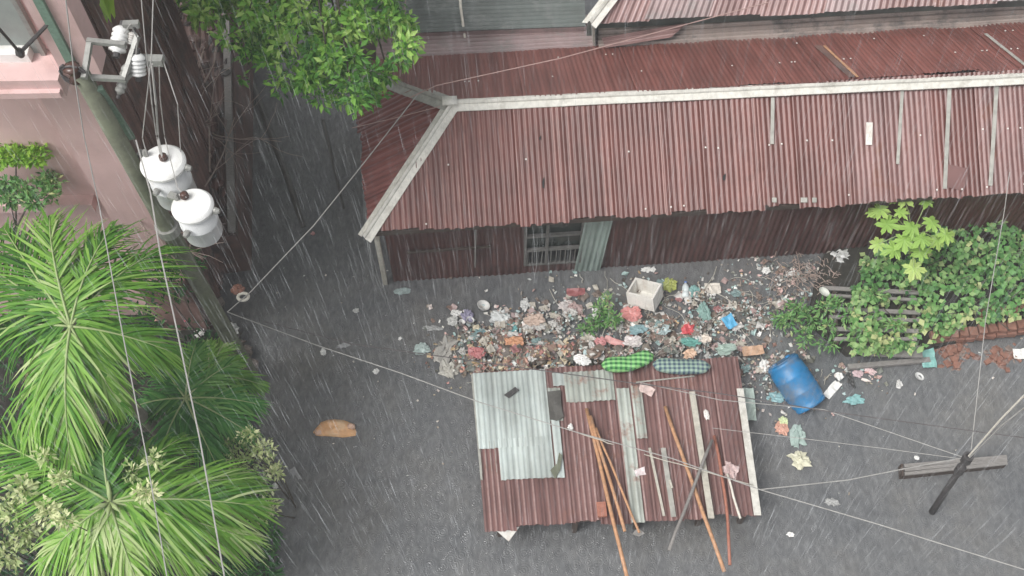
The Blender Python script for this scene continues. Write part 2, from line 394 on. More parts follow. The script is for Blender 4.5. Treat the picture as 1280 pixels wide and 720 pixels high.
# back slope
bdn = hy * ((BR - RR).dot(hy)) + V((0, 0, HB - HRg))
totb = (RR - RL).dot(hx); dback = (BL - RL).dot(hx)
x = dback + .05; k = 0
while x < totb:
    x1 = min(x + ru(.6, .95), totb)
    clip_sheet('roof_sheet', 'tin_red', house, RL, hx, bdn, x - .06, x1 + .04, lambda q: 1.02, .004 + .005 * (k % 2), 300 + k, pitch=.075, amp=.006,
               botf=lambda q: 0.0 if q > 0 else min(.97, q / dback))
    x = x1; k += 1
# hip end face (ribs run down to the left)
hb = BL - FL; hbl = hb.length; hbx = hb.normalized()
apex_t = (RL - FL).dot(hbx); hup = RL - (FL + hbx * apex_t)
for k in range(5):
    a, b = hbl * k / 5, hbl * (k + 1) / 5
    clip_sheet('roof_sheet', 'tin_red_end', house, FL, hbx, hup, a - .02, b + .03, lambda q: max(0.02, min(1, q / apex_t if q < apex_t else (hbl - q) / (hbl - apex_t))), .004 + .008 * (k % 2), 500 + k)
# caps
fs_n = -hy * .8 + V((0, 0, -.45)); bk_n = hy * .85 + V((0, 0, -.42))
cap('ridge_cap', 'cap_white', house, RL, RR, fs_n, bk_n, .125, .028, 6)
hd = (FL - RL); hn1 = (slope_up.normalized().cross(hd.normalized())); 
def sidedirs(d, up1, n1, up2, n2):
    d = V(d).normalized(); a = n1.cross(d).normalized(); b = n2.cross(d).normalized()
    if a.dot(up1) < 0: a = -a
    if b.dot(up2) < 0: b = -b
    return a, b
nf = hx.cross(slope_up).normalized(); nh = hbx.cross(hup).normalized(); nb = hx.cross(bdn).normalized()
a, b = sidedirs(hd, hx, nf, -hx, nh); cap('hip_cap', 'cap_white', house, RL, FL + (FL - RL).normalized() * .05, a, b, .13, .03, 2)
a, b = sidedirs(BL - RL, hx, nb, -hx, nh); cap('hip_cap', 'cap_grey', house, RL, BL, a, b, .15, .03, 2)
# knob of mortar / folded tin where caps meet
mb = MB(); mb.box(RL + V((-.03, .0, .075)), .22, .16, .018, (1, .1, -.05), (0, 1, 0)); mb.build('cap_end_piece', 'cap_white', house, True)
# pale flashing strips laid down the roof
def strip(px0, py0, px1, py1, wpx, mat='cap_white', hofs=.03, name='flashing_strip', par=house):
    P0 = FL; nrm = nf if nf.z > 0 else -nf
    a = hit(px0, py0, P0 + nrm * hofs, nrm); b = hit(px1, py1, P0 + nrm * hofs, nrm)
    mb = MB(); mb.bar(a, b, wpx / ppm(a), .006, nrm); return mb.build(name, mat, par)
strip(1187, 108, 1181, 236, 5, 'cap_grey'); strip(1246, 105, 1238, 232, 5, 'cap_grey'); strip(1128, 112, 1122, 205, 4, 'cap_grey'); strip(966, 122, 965, 180, 4.5, 'cap_grey')
strip(1087, 153, 1086, 181, 8, 'foam_white', name='loose_tin_patch')
strip(1198, 208, 1192, 236, 26, 'tin_shed', .022, name='roof_patch')
for px_, w_ in ((968, 8), (1005, 12), (1018, 8)): strip(px_, 247, px_, 253, w_ * .7, 'cap_grey', name='eave_clip')
nbk = nb if nb.z > 0 else -nb
for (c0, c1, w_, mt) in (((1022, 57), (1065, 96), 8, 'tin_mud'), ((1030, 57), (1072, 96), 3, 'timber_orange'), ((1232, 42), (1290, 88), 4, 'cap_grey')):
    a = hit(c0[0], c0[1], RL + nbk * .03, nbk); b = hit(c1[0], c1[1], RL + nbk * .03, nbk)
    mb = MB(); mb.bar(a, b, w_ / ppm(a), .008, nbk); mb.build('flashing_strip', mt, house)
# nail heads
mb = MB(); nrm = nf if nf.z > 0 else -nf
for row in (.06, .52, .93):
    x = .5
    while x < total:
        if row < min(1, x / dxh) and rnd() < .16:
            c = FL + hx * x + slope_up * (row + ru(-.01, .01)) + nrm * .028; mb.box(c, .022, .022, .01, hx, slope_up.normalized())
        x += .19
for k in range(26):
    x = ru(0, totb); c = RL + hx * x + bdn * random.choice((.4, .8)) + nbk * .022; mb.box(c, .02, .02, .01, hx, bdn.normalized())
tag(mb.build('nail_heads', 'foam_white', house), kind='stuff')
# rust holes drawn as near-black plates on the sheets, dark inside painted
for (px_, py_, w_, h_) in ((679, 228, 4, 13), (905, 221, 5, 8), (675, 172, 3, 5)):
    a = hit(px_, py_, FL + nrm * .024, nrm); s_ = 1 / ppm(a)
    mb = MB(); mb.prism([a + hx * (w_ / 2 * s_ * cx) + slope_up.normalized() * (h_ * .6 * s_ * cy) for cx, cy in ((-.7, -.8), (.2, -1), (.7, -.1), (1, .9), (.1, .5), (-.6, .1))], nrm * .003)
    mb.build('rust_hole', 'dark_void', house)
# rafters ends/fascia and dark underside
mb = MB(); mb.bar(FL + hx * .1 + V((0, 0, -.07)) + hy * .05, FR + V((0, 0, -.07)) + hy * .05, .03, .1); mb.build('fascia', 'timber_dark', house)
# walls
W0 = FL + hy * .30 + hx * .22; wn = -hy
def wp(px, py, off=0.0): return hit(px, py, W0 + wn * off, wn)
wx0 = 0.0; wtot = total - .3
def wallpanel(name, mat, x0, x1, z0, z1, off, seed, pitch=.09, amp=.01, lean=0):
    A = W0 + hx * x0 + V((0, 0, z1 - W0.z)); B = W0 + hx * x1 + V((0, 0, z1 - W0.z)); D = W0 + hx * (x0 + lean) + V((0, 0, z0 - W0.z)); C = W0 + hx * (x1 + lean) + V((0, 0, z0 - W0.z))
    for P in (A, B, C, D): P += wn * off
    return sheet(name, mat, house, (A, B, C, D), 0, 1, pitch=pitch, amp=amp, seed=seed, rag=.04, nv=4)
def wx(px, py): return (wp(px, py) - W0).dot(hx)
ztop = HE - .03
win0, win1 = wx(655, 300), wx(728, 300)
x = 0; k = 0
while x < wtot:
    x1 = min(x + ru(.5, .95), wtot)
    if x < win0 < x1: x1 = win0
    if abs(x - win0) < .02: x = win1; x1 = win1 + .6
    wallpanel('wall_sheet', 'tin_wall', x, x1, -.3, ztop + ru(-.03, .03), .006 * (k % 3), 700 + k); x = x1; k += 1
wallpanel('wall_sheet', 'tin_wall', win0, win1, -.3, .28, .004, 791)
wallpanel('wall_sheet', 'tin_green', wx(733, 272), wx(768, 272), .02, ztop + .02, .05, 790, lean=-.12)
# window: frame, panes, slats
wf = MB(); zc = .30
def wz(x_, z_, off): return W0 + hx * x_ + V((0, 0, z_ - W0.z)) + wn * off
for z_ in (zc, .72, 1.12, ztop - .08): wf.bar(wz(win0, z_, .02), wz(win1, z_, .02), .05, .05)
for x_ in (win0 + .02, (win0 + win1) / 2 - .1, win1 - .02): wf.bar(wz(x_, zc, .022), wz(x_, ztop, .022), .05, .045, up=hx)
wfo = wf.build('window_frame', 'timber_dim', house)
for (a_, b_) in ((win0, (win0 + win1) / 2 - .1), ((win0 + win1) / 2 - .1, win1)):
    for (z0_, z1_) in ((.72, 1.12), (1.12, ztop - .08)):
        mb = MB(); mb.box(wz((a_ + b_) / 2, (z0_ + z1_) / 2, -.03), b_ - a_, .01, z1_ - z0_, hx, hy); mb.build('pane', 'glass_dark', wfo)
x_ = win0 + .06
while x_ < win1 - .03:
    mb = MB(); mb.bar(wz(x_, zc, .03), wz(x_ + ru(-.01, .01), .72, .03), .028, .014, up=hx); mb.build('slat', 'timber_dim', wfo); x_ += .075
# pale rag/plank standing against the wall left of the window, and the corner post
mb = MB(); mb.bar(at(471, 298, 1.72), at(481, 350, 0.0) + V((0, 0, -.3)), .10, .07, up=hx); mb.build('corner_post', 'timber_pale', house)
mb = MB(); mb.bar(wz(wx(597, 310), ztop, .04), wz(wx(593, 320), .4, .04), .09, .02, up=hx); mb.build('wall_batten', 'timber_grey', house)
mb = MB(); mb.bar(wz(.3, .92, .045), wz(1.6, .94, .045), .02, .05, up=hx); mb.build('wall_rail', 'timber_dark', house)
# side wall and dark inside
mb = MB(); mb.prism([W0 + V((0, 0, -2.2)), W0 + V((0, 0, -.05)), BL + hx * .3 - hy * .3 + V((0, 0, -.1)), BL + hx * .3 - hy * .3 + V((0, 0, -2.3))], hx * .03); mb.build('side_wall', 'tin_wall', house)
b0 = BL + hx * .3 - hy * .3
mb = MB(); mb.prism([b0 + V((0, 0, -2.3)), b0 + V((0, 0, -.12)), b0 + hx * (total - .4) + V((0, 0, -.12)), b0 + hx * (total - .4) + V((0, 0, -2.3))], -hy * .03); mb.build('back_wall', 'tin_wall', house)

# ================================================================== ROOFS BEHIND
def roofthing(name, label, quad_px, mat, ns, ribs_along='v', thick_wall=True, pitch=.1, amp=.012, cat='roof', nm='roof_sheet', wallmat='tin_wall'):
    q = [at(*c) for c in quad_px]
    e = empty(name, (sum((q[i] for i in range(4)), V()) / 4) * 1, label, cat)
    e.location.z = 0; WL[e] = V(e.location)
    for k in range(ns):
        sheet(nm, mat[k % len(mat)] if isinstance(mat, (list, tuple)) else mat, e, q, max(0, k / ns - .01), (k + 1) / ns, off=.004 + .009 * (k % 2), seed=len(name) * 7 + k, pitch=pitch, amp=amp)
    return e, q
# order A,B (v=0) then C,D (v=1); ribs run A->D
# low pink strip behind the ridge, ribs run along x, so u goes downhill
e1, q1 = roofthing('lean_to_roof', 'low pink-grey lean-to roof with sideways corrugations behind the white-capped ridge, under the grey-green roof',
                   [(470, 30, 2.02), (470, 112, 1.85), (752, 92, 1.85), (748, 18, 2.02)], 'tin_pinkgrey', 2, pitch=.085, amp=.010)
e2, q2 = roofthing('flat_roof', 'dark grey-green corrugated roof at the top edge beside the tree crown',
                   [(440, -70, 2.4), (440, 44, 2.08), (733, 33, 2.08), (728, -80, 2.4)], 'tin_greygreen', 3, pitch=.075, amp=.008)
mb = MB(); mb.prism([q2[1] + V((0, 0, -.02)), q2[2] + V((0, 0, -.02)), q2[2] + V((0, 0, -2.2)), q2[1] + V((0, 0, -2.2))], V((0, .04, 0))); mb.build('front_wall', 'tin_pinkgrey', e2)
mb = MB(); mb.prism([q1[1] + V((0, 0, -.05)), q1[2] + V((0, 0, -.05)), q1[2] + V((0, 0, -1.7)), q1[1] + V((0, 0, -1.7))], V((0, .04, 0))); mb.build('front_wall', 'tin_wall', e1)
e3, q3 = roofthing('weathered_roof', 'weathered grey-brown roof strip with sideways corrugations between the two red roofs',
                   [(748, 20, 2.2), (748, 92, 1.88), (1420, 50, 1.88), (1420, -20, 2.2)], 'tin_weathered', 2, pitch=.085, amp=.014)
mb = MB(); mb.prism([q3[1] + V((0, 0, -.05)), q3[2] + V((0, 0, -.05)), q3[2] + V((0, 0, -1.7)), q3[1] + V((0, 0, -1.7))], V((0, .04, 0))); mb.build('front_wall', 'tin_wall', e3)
# pale loose sheet lying on the weathered roof
sheetq = [at(752, 47, 2.14), at(860, 28, 2.24), at(838, 47, 2.16), at(757, 60, 2.08)]
tl_ = empty('loose_sheet', (sheetq[0] + sheetq[2]) / 2, 'loose pinkish corrugated sheet lying askew on the weathered roof near the white hip end', 'metal sheet')
A, B, C, D = sheetq
sheet('sheet_metal', 'tin_topred', tl_, (A, D, C, B), 0, 1, pitch=.1, amp=.014, seed=5)
# dark clutter in the gutter below the top roof
e4, q4 = roofthing('upper_roof', 'pale pink-red corrugated roof with a white hip cap cut off by the top edge',
                   [(790, -90, 3.3), (1460, -125, 3.3), (1460, -8, 2.5), (738, 30, 2.5)], ['tin_topred', 'tin_pinkgrey', 'tin_topred'], 10, pitch=.1, amp=.015)
u_ = (q4[2] - q4[3]).normalized(); v_ = V((0, 0, 1)).cross(u_)
mb = MB(); w0 = q4[3] + v_ * .25; w1 = q4[2] + v_ * .25
mb.prism([w0 + V((0, 0, -.05)), w1 + V((0, 0, -.05)), w1 + V((0, 0, -2.4)), w0 + V((0, 0, -2.4))], v_ * .04); mb.build('front_wall', 'tin_greygreen', e4)
cap('hip_cap', 'cap_white', e4, q4[3] + V((-.02, -.05, .02)), at(796, -45, 3.0), V((.6, -.5, -.2)), V((-.8, .3, -.2)), .13, .05, 1)
mb = MB(); mb.bar(at(741, 28, 2.4), at(743, 74, 1.55), .24, .03, up=u_); mb.build('downpipe_board', 'cap_grey', e4)
mb = MB(); mb.tube([at(573, -30, 2.55), at(576, 10, 2.3), at(585, 74, 1.72)], .022, 7)
tag(mb.build('white_pipe', 'timber_white'), 'thin white pipe lying down over the grey-green roof and pink lean-to', 'pipe')
for (px_, py_, lab, rr_) in ((830, 66, 0, .1), ): pass
def lump(c, rx, ry, rz_, seed, sub=3, crump=.25, freq=3.0):
    bm = bmesh.new(); bmesh.ops.create_icosphere(bm, subdivisions=sub, radius=1)
    vs = []
    for v in bm.verts:
        d = v.co.normalized(); k = 1 + crump * (noise.noise(d * freq + V((seed * 3.1, 0, 0))) + .5 * noise.noise(d * freq * 2.3 + V((0, seed * 2.1, 0))))
        vs.append(V((d.x * rx * k, d.y * ry * k, d.z * rz_ * k)) + V(c))
    fs = [tuple(v.index for v in f.verts) for f in bm.faces]; bm.free(); return vs, fs

# ================================================================== PINK BUILDING (left)
PC = at(266, 418, 0.0)
pdx = (at(0, 262, 3.2) - at(125, 258, 3.2)); pdx.z = 0; pdx = V((-1, -.02, 0)).normalized(); pn = V((0, 0, 1)).cross(pdx)
if pn.y > 0: pn = -pn
pink = empty('pink_building', PC + pdx * 2.5, 'pink rendered building with a grey window and ledges behind the utility pole', 'building')
def pp(px, py, off=0.0): return hit(px, py, PC + pn * off, pn)
# right projecting wall
def pz(x_, z_, off): return PC + pdx * x_ + pn * off + V((0, 0, z_))
top_z = 9.5
mb = MB(); xsplit = (pp(75, 165) - PC).dot(pdx)
mb.prism([pz(0, -.5, 0), pz(xsplit, -.5, 0), pz(xsplit, top_z, 0), pz(0, top_z, 0)], -pn * 3); mb.build('wall', 'pink_wall', pink)
mb = MB(); mb.prism([pz(xsplit, -.5, -.28), pz(xsplit + 7, -.5, -.28), pz(xsplit + 7, top_z, -.28), pz(xsplit, top_z, -.28)], -pn * 2.7); mb.build('wall', 'pink_wall', pink)
mb = MB(); mb.prism([pz(-.01, -.5, .012), pz(xsplit + .2, -.5, .012), pz(xsplit + .2, 1.7, .012), pz(-.01, 1.7, .012)], -pn * .3); mb.build('lower_wall', 'pink_dark', pink)  # darker brown lower part of the wall
def zof(px, py, off=0): return pp(px, py, off).z
def xof(px, py, off=0): return (pp(px, py, off) - PC).dot(pdx)
def ledge(y_px, x0p, x1p, th, proud, name='ledge', mat='pink_trim', base=0):
    z_ = zof(x0p, y_px, proud + base); xa, xb = xof(x0p, y_px, proud + base), xof(x1p, y_px, proud + base)
    mb = MB(); mb.box(pz((xa + xb) / 2, z_ - th / 2, base + proud / 2), abs(xb - xa), proud, th, pdx, pn); return mb.build(name, mat, pink)
ledge(262, -260, 118, .16, .16, base=-.28)
ledge(104, -160, 74, .26, .42, base=0)
ledge(120, -165, 76, .08, .48, base=0)
# window
xa, xb = xof(52, 50), xof(-90, 50); z0_, z1_ = zof(20, 96), zof(20, -60)
wfr = MB(); wfr.box(pz((xa + xb) / 2, (z0_ + z1_) / 2, .01), abs(xb - xa), .06, z1_ - z0_, pdx, pn); wfr = wfr.build('window', 'glass_grey', pink)
mb = MB()
for x_ in (xa + .02, (xa + xb) / 2): mb.bar(pz(x_, z0_, .05), pz(x_, z1_, .05), .06, .05, up=pdx)
mb.bar(pz(xa, z0_ + .03, .05), pz(xb, z0_ + .03, .05), .05, .07); mb.build('frame', 'steel_galv', wfr)
mb = MB(); a_ = pp(22, 76, .1); mb.box(a_, .36, .14, .34, pdx, pn); mb.build('white_box', 'enamel_white', wfr)
for k in range(4):
    A_, B_ = pz(-.02, top_z, -k * .8), pz(-.02, top_z, -(k + 1) * .8); D_, C_ = pz(-.02, -.3, -k * .8), pz(-.02, -.3, -(k + 1) * .8)
    sheet('side_sheet', 'tin_mud', pink, (A_, B_, C_, D_), 0, 1, pitch=.11, amp=.016, off=.012 * (k % 2) + .01, seed=900 + k, nv=14)
# corner column with green downpipe
xa, xb = xof(62, 60, .25), xof(112, 60, .25)
mb = MB(); zb = zof(100, 92, .25)
mb.box(pz((xa + xb) / 2, (zb + top_z) / 2, .13), abs(xb - xa), .28, top_z - zb, pdx, pn); mb.build('column', 'pink_trim', pink)
mb = MB(); xg = xof(79, 60, .3); mb.box(pz(xg, (zb + top_z) / 2, .285), .09, .06, top_z - zb, pdx, pn); mb.build('downpipe', 'steel_green', pink)
# arms with lamp bracket at the window (dark V bracket)
mb = MB(); c_ = pp(25, 66, .35)
mb.tube([pp(-8, 28, .5), c_], .016, 6); mb.tube([c_, pp(60, 30, .3)], .02, 6); mb.lathe([(.03, -.05), (.05, 0), (.03, .05)], c_, seg=8)
tag(mb.build('wall_bracket', 'post_dark'), 'dark V-shaped wire bracket in front of the grey window at the upper left', 'bracket')

# ================================================================== ALLEY LEFT: muddy lean-to, beam, branches
e5, q5 = roofthing('mud_roof', 'dark muddy rusted roof with dead branches between the utility pole and the flooded alley',
                   [(112, -60, 1.9), (288, -60, 1.9), (294, 292, 1.1), (236, 300, 1.1)], 'tin_mud', 4, pitch=.11, amp=.018, wallmat='tin_mud')
mb = MB(); mb.prism([q5[3] + V((0, 0, -.03)), q5[2] + V((0, 0, -.03)), q5[2] + V((0, 0, -1.5)), q5[3] + V((0, 0, -1.5))], V((0, .03, 0))); mb.build('front_wall', 'tin_mud', e5)
mb = MB(); mb.prism([q5[1] + V((.02, 0, -.03)), q5[2] + V((.02, 0, -.03)), q5[2] + V((.02, 0, -1.5)), q5[1] + V((.02, 0, -2.2))], V((-.03, 0, 0))); mb.build('side_wall', 'tin_mud', e5)
mb = MB(); mb.bar(at(281, -40, 2.0), at(290, 290, 1.16), .11, .08)
tag(mb.build('roof_edge_beam', 'timber_grey'), 'long grey timber beam along the edge of the muddy roof and dark alley', 'beam')
# debris lumps on the mud roof
mb = MB()
for k in range(260):
    px_, py_ = ru(150, 285), ru(-10, 285)
    if px_ < 150 + (py_) * .3: continue
    u = py_ / 290; c = at(px_, py_, 1.88 - .75 * u + .03)
    vs, fs = lump(c, ru(.03, .12), ru(.03, .14), ru(.02, .05), k, 1, .6)
    g = random.choice([(.05, .035, .03), (.09, .05, .04), (.12, .08, .07), (.04, .035, .03), (.10, .045, .035)])
    mb.add(vs, fs, col=g)
tag(mb.build('leaf_litter', 'litter_tint'), 'dark wet leaf and mud litter spread over the muddy roof', 'litter', kind='stuff')
def branchy(name, label, starts, mat='dead_twig', seed=1):
    rs = random.Random(seed); mb = MB()
    def grow(p, d, L, r, dep):
        pts = [p]; q = V(p); dd = V(d)
        for k in range(4):
            dd = (dd + V((rs.uniform(-.25, .25), rs.uniform(-.25, .25), rs.uniform(-.15, .15)))).normalized(); q = q + dd * L / 4; pts.append(q)
        mb.tube(pts, r, 5, r * .5)
        if dep > 0:
            for k in range(3):
                i = rs.randint(1, 3); nd = (dd + V((rs.uniform(-.9, .9), rs.uniform(-.9, .9), rs.uniform(0, .4)))).normalized(); grow(pts[i], nd, L * .6, r * .55, dep - 1)
    for (a, b, r) in starts:
        a = at(*a); b = at(*b); grow(a, (b - a).normalized(), (b - a).length, r, 2)
    return tag(mb.build(name, mat), label, 'branch')
branchy('dead_branch', 'pale dead branch lying across the muddy roof right of the transformers', [((232, 190, 1.5), (262, 70, 2.0), .016), ((238, 195, 1.5), (258, 95, 2.1), .012)], seed=4)
branchy('dead_branch', 'thin dead branch slanting down over the muddy roof beside the grey beam', [((205, 60, 1.9), (260, 195, 1.6), .018)], seed=9)
branchy('dead_branch', 'bare twig reaching out over the alley water beside the lower transformer', [((255, 235, 1.5), (312, 155, 1.5), .014)], seed=12)
branchy('dead_branch', 'thick pale bare branch rising from behind the upper transformer over the muddy roof', [((215, 215, 1.6), (240, 60, 2.6), .03), ((222, 205, 1.6), (275, 120, 2.2), .02)], seed=41)
branchy('dead_branch', 'brown bare stems at the top edge between the wires and the tree crown', [((205, 90, 1.9), (212, -30, 3.4), .035), ((185, 100, 2.0), (222, -10, 3.0), .025)], mat='bark', seed=44)
branchy('dead_branch', 'long bare twig bending along the grey beam above the lower transformer', [((262, 215, 1.5), (272, 60, 2.4), .016)], seed=47)
# half-sunk pipes in the alley
mb = MB(); mb.tube([at(312, 95, .02), at(338, 165, .0), at(360, 225, -.0), at(380, 285, -.03)], .055, 8)
tag(mb.build('sunken_pipe', 'concrete_wet'), 'long grey pipe just breaking the surface of the dark alley water', 'pipe')
mb = MB(); mb.tube([at(404, 150, .01), at(418, 210, .0), at(430, 262, -.02)], .03, 8)
tag(mb.build('sunken_rail', 'concrete_wet'), 'thin grey rail half under the alley water close to the hip roof', 'rail')

# ================================================================== UTILITY POLE
PB = at(316, 474, 0)
best = None
for hh in [x * .1 for x in range(50, 110)]:
    T = at(101, 92, hh); d = (T - PB); d.z = 0
    if best is None or d.length < best[0]: best = (d.length, hh, T)
PT = best[2]
pole = empty('utility_pole', PB, 'mossy grey concrete utility pole with steel arms, leaning over the palms', 'utility pole')
pts = [PB + V((0, 0, -.6)) + (PB - PT) * .0, lerp(PB, PT, .0), lerp(PB, PT, .25), lerp(PB, PT, .5), lerp(PB, PT, .75), PT]
mb = MB(); mb.tube(pts, .135, 16, .088); mb.build('shaft', 'concrete_moss', pole, True)
pd = (PT - PB).normalized()
def onpole(t): return lerp(PB, PT, t)
hT = PT.z
def arm(name, a, b, wd=.05, th=.045, mat='steel_galv'):
    mb = MB(); mb.bar(a, b, wd, th); return mb.build(name, mat, pole)
arm('crossarm', PT + V((.02, 0, -.05)), at(157, 99, hT - .1)); arm('crossarm', at(109, 51, hT + .1), at(157, 56, hT + .1))
arm('brace', at(112, 54, hT + .12), at(105, 98, hT + .02), .05, .05); arm('crossarm', at(178, 75, hT - .1), at(204, 76, hT - .1), .09, .08)
arm('brace', onpole(.97) + V((.1, 0, 0)), at(165, 172, hT - 1.6), .07, .05, 'steel_green')
arm('crossarm', at(154, 31, hT + .15), at(174, 30, hT + .15), .06, .06); arm('brace', at(155, 98, hT - .1), at(172, 45, hT + .1), .045, .045)
arm('brace', at(180, 76, hT - .14), at(157, 99, hT - .14), .04, .04)
mb = MB(); mb.tube([onpole(.62), onpole(.6)], .14, 16); mb.build('pole_band', 'steel_galv', pole)
# fuse cutouts on the arms
def cutout(a, b, r, label, mat='porcelain_white'):
    a, b = V(a), V(b); d = b - a; L = d.length
    e = empty('fuse_cutout', a, label, 'insulator', 'fuse cutouts at the pole top')
    prof = [(r * .5, 0), (r * .5, L * .04)]
    nsh = 5
    for i in range(nsh):
        z0 = L * (.06 + .86 * i / nsh); z1 = L * (.06 + .86 * (i + 1) / nsh)
        prof += [(r, z0 + (z1 - z0) * .15), (r, z0 + (z1 - z0) * .5), (r * .78, z1)]
    prof += [(r * .45, L)]
    mb = MB(); mb.lathe(prof, a, d, 14); mb.build('insulator_body', mat, e, True)
    mb = MB(); mb.lathe([(r * .4, -.05), (r * .4, 0)], a, d, 8); mb.build('end_cap', 'post_dark', e); mb = MB(); mb.lathe([(r * .4, L), (r * .4, L + .05)], a, d, 8); mb.build('end_cap', 'post_dark', e)
cutout(at(146, 66, hT), at(153, 33, hT + .1), .085, 'white ribbed fuse insulator, upper and larger of the two white ones at the pole top')
cutout(at(173, 95, hT - .2), at(171, 67, hT), .08, 'white ribbed fuse insulator hanging left of the short galvanised arm')
cutout(at(149, 117, hT - .3), at(160, 80, hT - .05), .05, 'slim grey fuse tube hanging lowest below the white insulators', 'steel_galv')
cutout(at(165, 56, hT), at(167, 40, hT + .1), .045, 'slim pale fuse tube to the right of the larger white insulator', 'enamel_grey')
mb = MB(); mb.lathe([(.04, -.11), (.085, -.09), (.05, -.03), (.05, .02), (.085, .07), (.04, .09)], PT + V((-.05, -.02, .04)), pd, 12)
tag(mb.build('spool_insulator', 'porcelain_brown', None, True), 'brown spool insulator on top of the mossy pole', 'insulator')
mb = MB(); 
for k in range(3):
    pts = [PT + V((-.05 + .12 * math.cos(t), -.04, .12 * math.sin(t) + .03 * k)) for t in [i * .5 + k for i in range(11)]]; mb.tube(pts, .012, 5)
tag(mb.build('wire_coil', 'cable_dark'), 'loose loops of dark wire tied round the top of the mossy pole', 'wire')

# ================================================================== TRANSFORMERS
def transformer(px, py, h, r, L, label, tilt, bush, seed):
    c = at(px, py, h)
    e = empty('transformer', c + V((0, 0, -L)), label, 'transformer', 'pole transformers')
    ax = V((tilt[0], tilt[1], 1)).normalized()
    mb = MB(); mb.lathe([(r * .86, -L), (r * .93, -L + .03), (r * .93, -L * .55), (r * .955, -L * .54), (r * .955, -L * .51), (r * .93, -L * .5), (r * .93, -.07)], c, ax, 36); mb.build('tank', 'enamel_grey', e, True)
    mb = MB(); mb.lathe([(r * .95, -.055), (r * 1.02, -.05), (r * 1.03, -.02), (r * .98, -.005), (r * .96, .0), (r * .9, .012), (r * .45, .022), (r * .05, .025)], c, ax, 40); mb.build('lid', 'enamel_white', e)
    sx = ax.orthogonal().normalized()
    bx, by = bush
    b = c + V((bx * r, by * r, .03))
    mb = MB(); mb.lathe([(.036, 0), (.046, .012), (.036, .025), (.046, .037), (.036, .05), (.042, .06), (.02, .07)], b, ax, 12); mb.build('bushing', 'porcelain_brown', e, True)
    mb = MB(); mb.lathe([(.03, 0), (.035, .05), (.02, .09)], c + V((-.75 * r, .3 * r, .01)), ax, 8); mb.build('bushing', 'steel_galv', e)
    for dx in ((.98, -.15, -.06), (-.3, -.95, -.2)):
        mb = MB(); p_ = c + V((dx[0] * r, dx[1] * r, dx[2])); mb.lathe([(.035, 0), (.04, .03), (.025, .07)], p_, V((dx[0], dx[1], 0)), 8); mb.build('lug', 'steel_galv', e)
    mb = MB(); mb.bar(c + V((-r * .6, r * .7, -L * .3)), c + V((-r * 1.5, r * 1.1, -L * .3)), .08, .05); mb.build('hanger_bracket', 'steel_galv', e)
    return e
TH = 5.9
transformer(203, 202, TH, .235, .64, 'white-lidded grey pole transformer nearest the pole, upper of the two', (0, 0), (.1, .05), 1)
transformer(240, 256, TH - .1, .215, .54, 'white-lidded grey pole transformer, lower of the two and nearest the alley water', (.0, 0), (-.35, .35), 2)

# ================================================================== WIRES
def wire(name, label, pts, r=.008, mat='cable_pale', sag=.0, cat='cable', group=None):
    P = [at(*p) for p in pts]; out_ = []
    for i in range(len(P) - 1):
        for k in range(10):
            t = k / 10; q = lerp(P[i], P[i + 1], t); q.z -= sag * 4 * t * (1 - t); out_.append(q)
    out_.append(P[-1]); mb = MB(); mb.tube(out_, r * .72, 5)
    return tag(mb.build(name, mat), label, cat, group)
wire('overhead_wire', 'thin pinkish wire strung from the top right roofs to the hip cap joint', [(960, 3, 3.2), (700, 73, 3.3), (545, 107, 3.2), (512, 122, 3.0)], .011, 'cable_pink')
wire('overhead_wire', 'pale service wire from the hip roof down across the alley to the pole foot', [(522, 118, 3.0), (445, 216, 2.6), (392, 282, 2.2), (312, 366, 1.8), (284, 390, 1.7)], .012)
wire('overhead_wire', 'faint short wire lying across the red hip face of the roof', [(440, 160, 2.3), (500, 146, 2.6), (550, 133, 3.0)], .008, 'cable_pink')
wire('overhead_wire', 'long pale wire from the pole foot over the open water to the tin shed edge', [(284, 390, 1.7), (400, 433, 1.5), (500, 466, 1.4), (600, 503, 1.3), (720, 540, 1.3), (840, 573, 1.3), (950, 612, 1.2), (1100, 656, 1.4), (1300, 718, 1.6)], .010)
wire('overhead_wire', 'pale wire fanning from right shed corner up to the floating plank post', [(950, 612, 1.2), (1060, 600, 1.2), (1130, 586, 1.2), (1205, 572, 1.2)], .010)
wire('overhead_wire', 'faint pale wire reaching the dark post from beside the shed, upper of the fan', [(800, 478, .9), (900, 500, 1.0), (1030, 512, 1.0), (1205, 572, 1.2)], .008)
wire('overhead_wire', 'faint pale wire reaching the dark post, nearly level across the grey water', [(890, 535, .8), (1010, 549, 1.0), (1100, 560, 1.1), (1205, 574, 1.2)], .006)
wire('overhead_wire', 'dark cable crossing the shed top and water to the right edge', [(330, 402, 1.6), (440, 430, 1.2), (640, 458, 1.0), (800, 480, 1.0), (900, 492, 1.1), (1040, 515, 1.2), (1300, 550, 1.5)], .011, 'cable_dark')
wire('overhead_wire', 'thin wire hanging straight down from the red eave to the dark post', [(1262, 215, 2.4), (1256, 260, 2.1), (1232, 400, 1.6), (1214, 562, 1.2)], .008)
wire('overhead_wire', 'thin dark-pink wire passing over the pink wall and the palms at left', [(80, -20, 9.0), (93, 95, 8.2), (105, 170, 7.5), (125, 262, 6.8), (150, 400, 6.2), (183, 570, 5.6), (212, 740, 5.2)], .008, 'cable_pale')
wire('overhead_wire', 'thick cable running from the transformers down over the palm fronds', [(170, 175, 6.4), (188, 240, 6.3), (200, 315, 6.1), (225, 430, 5.8), (250, 550, 5.4), (284, 740, 5.0)], .011, 'cable_pale')
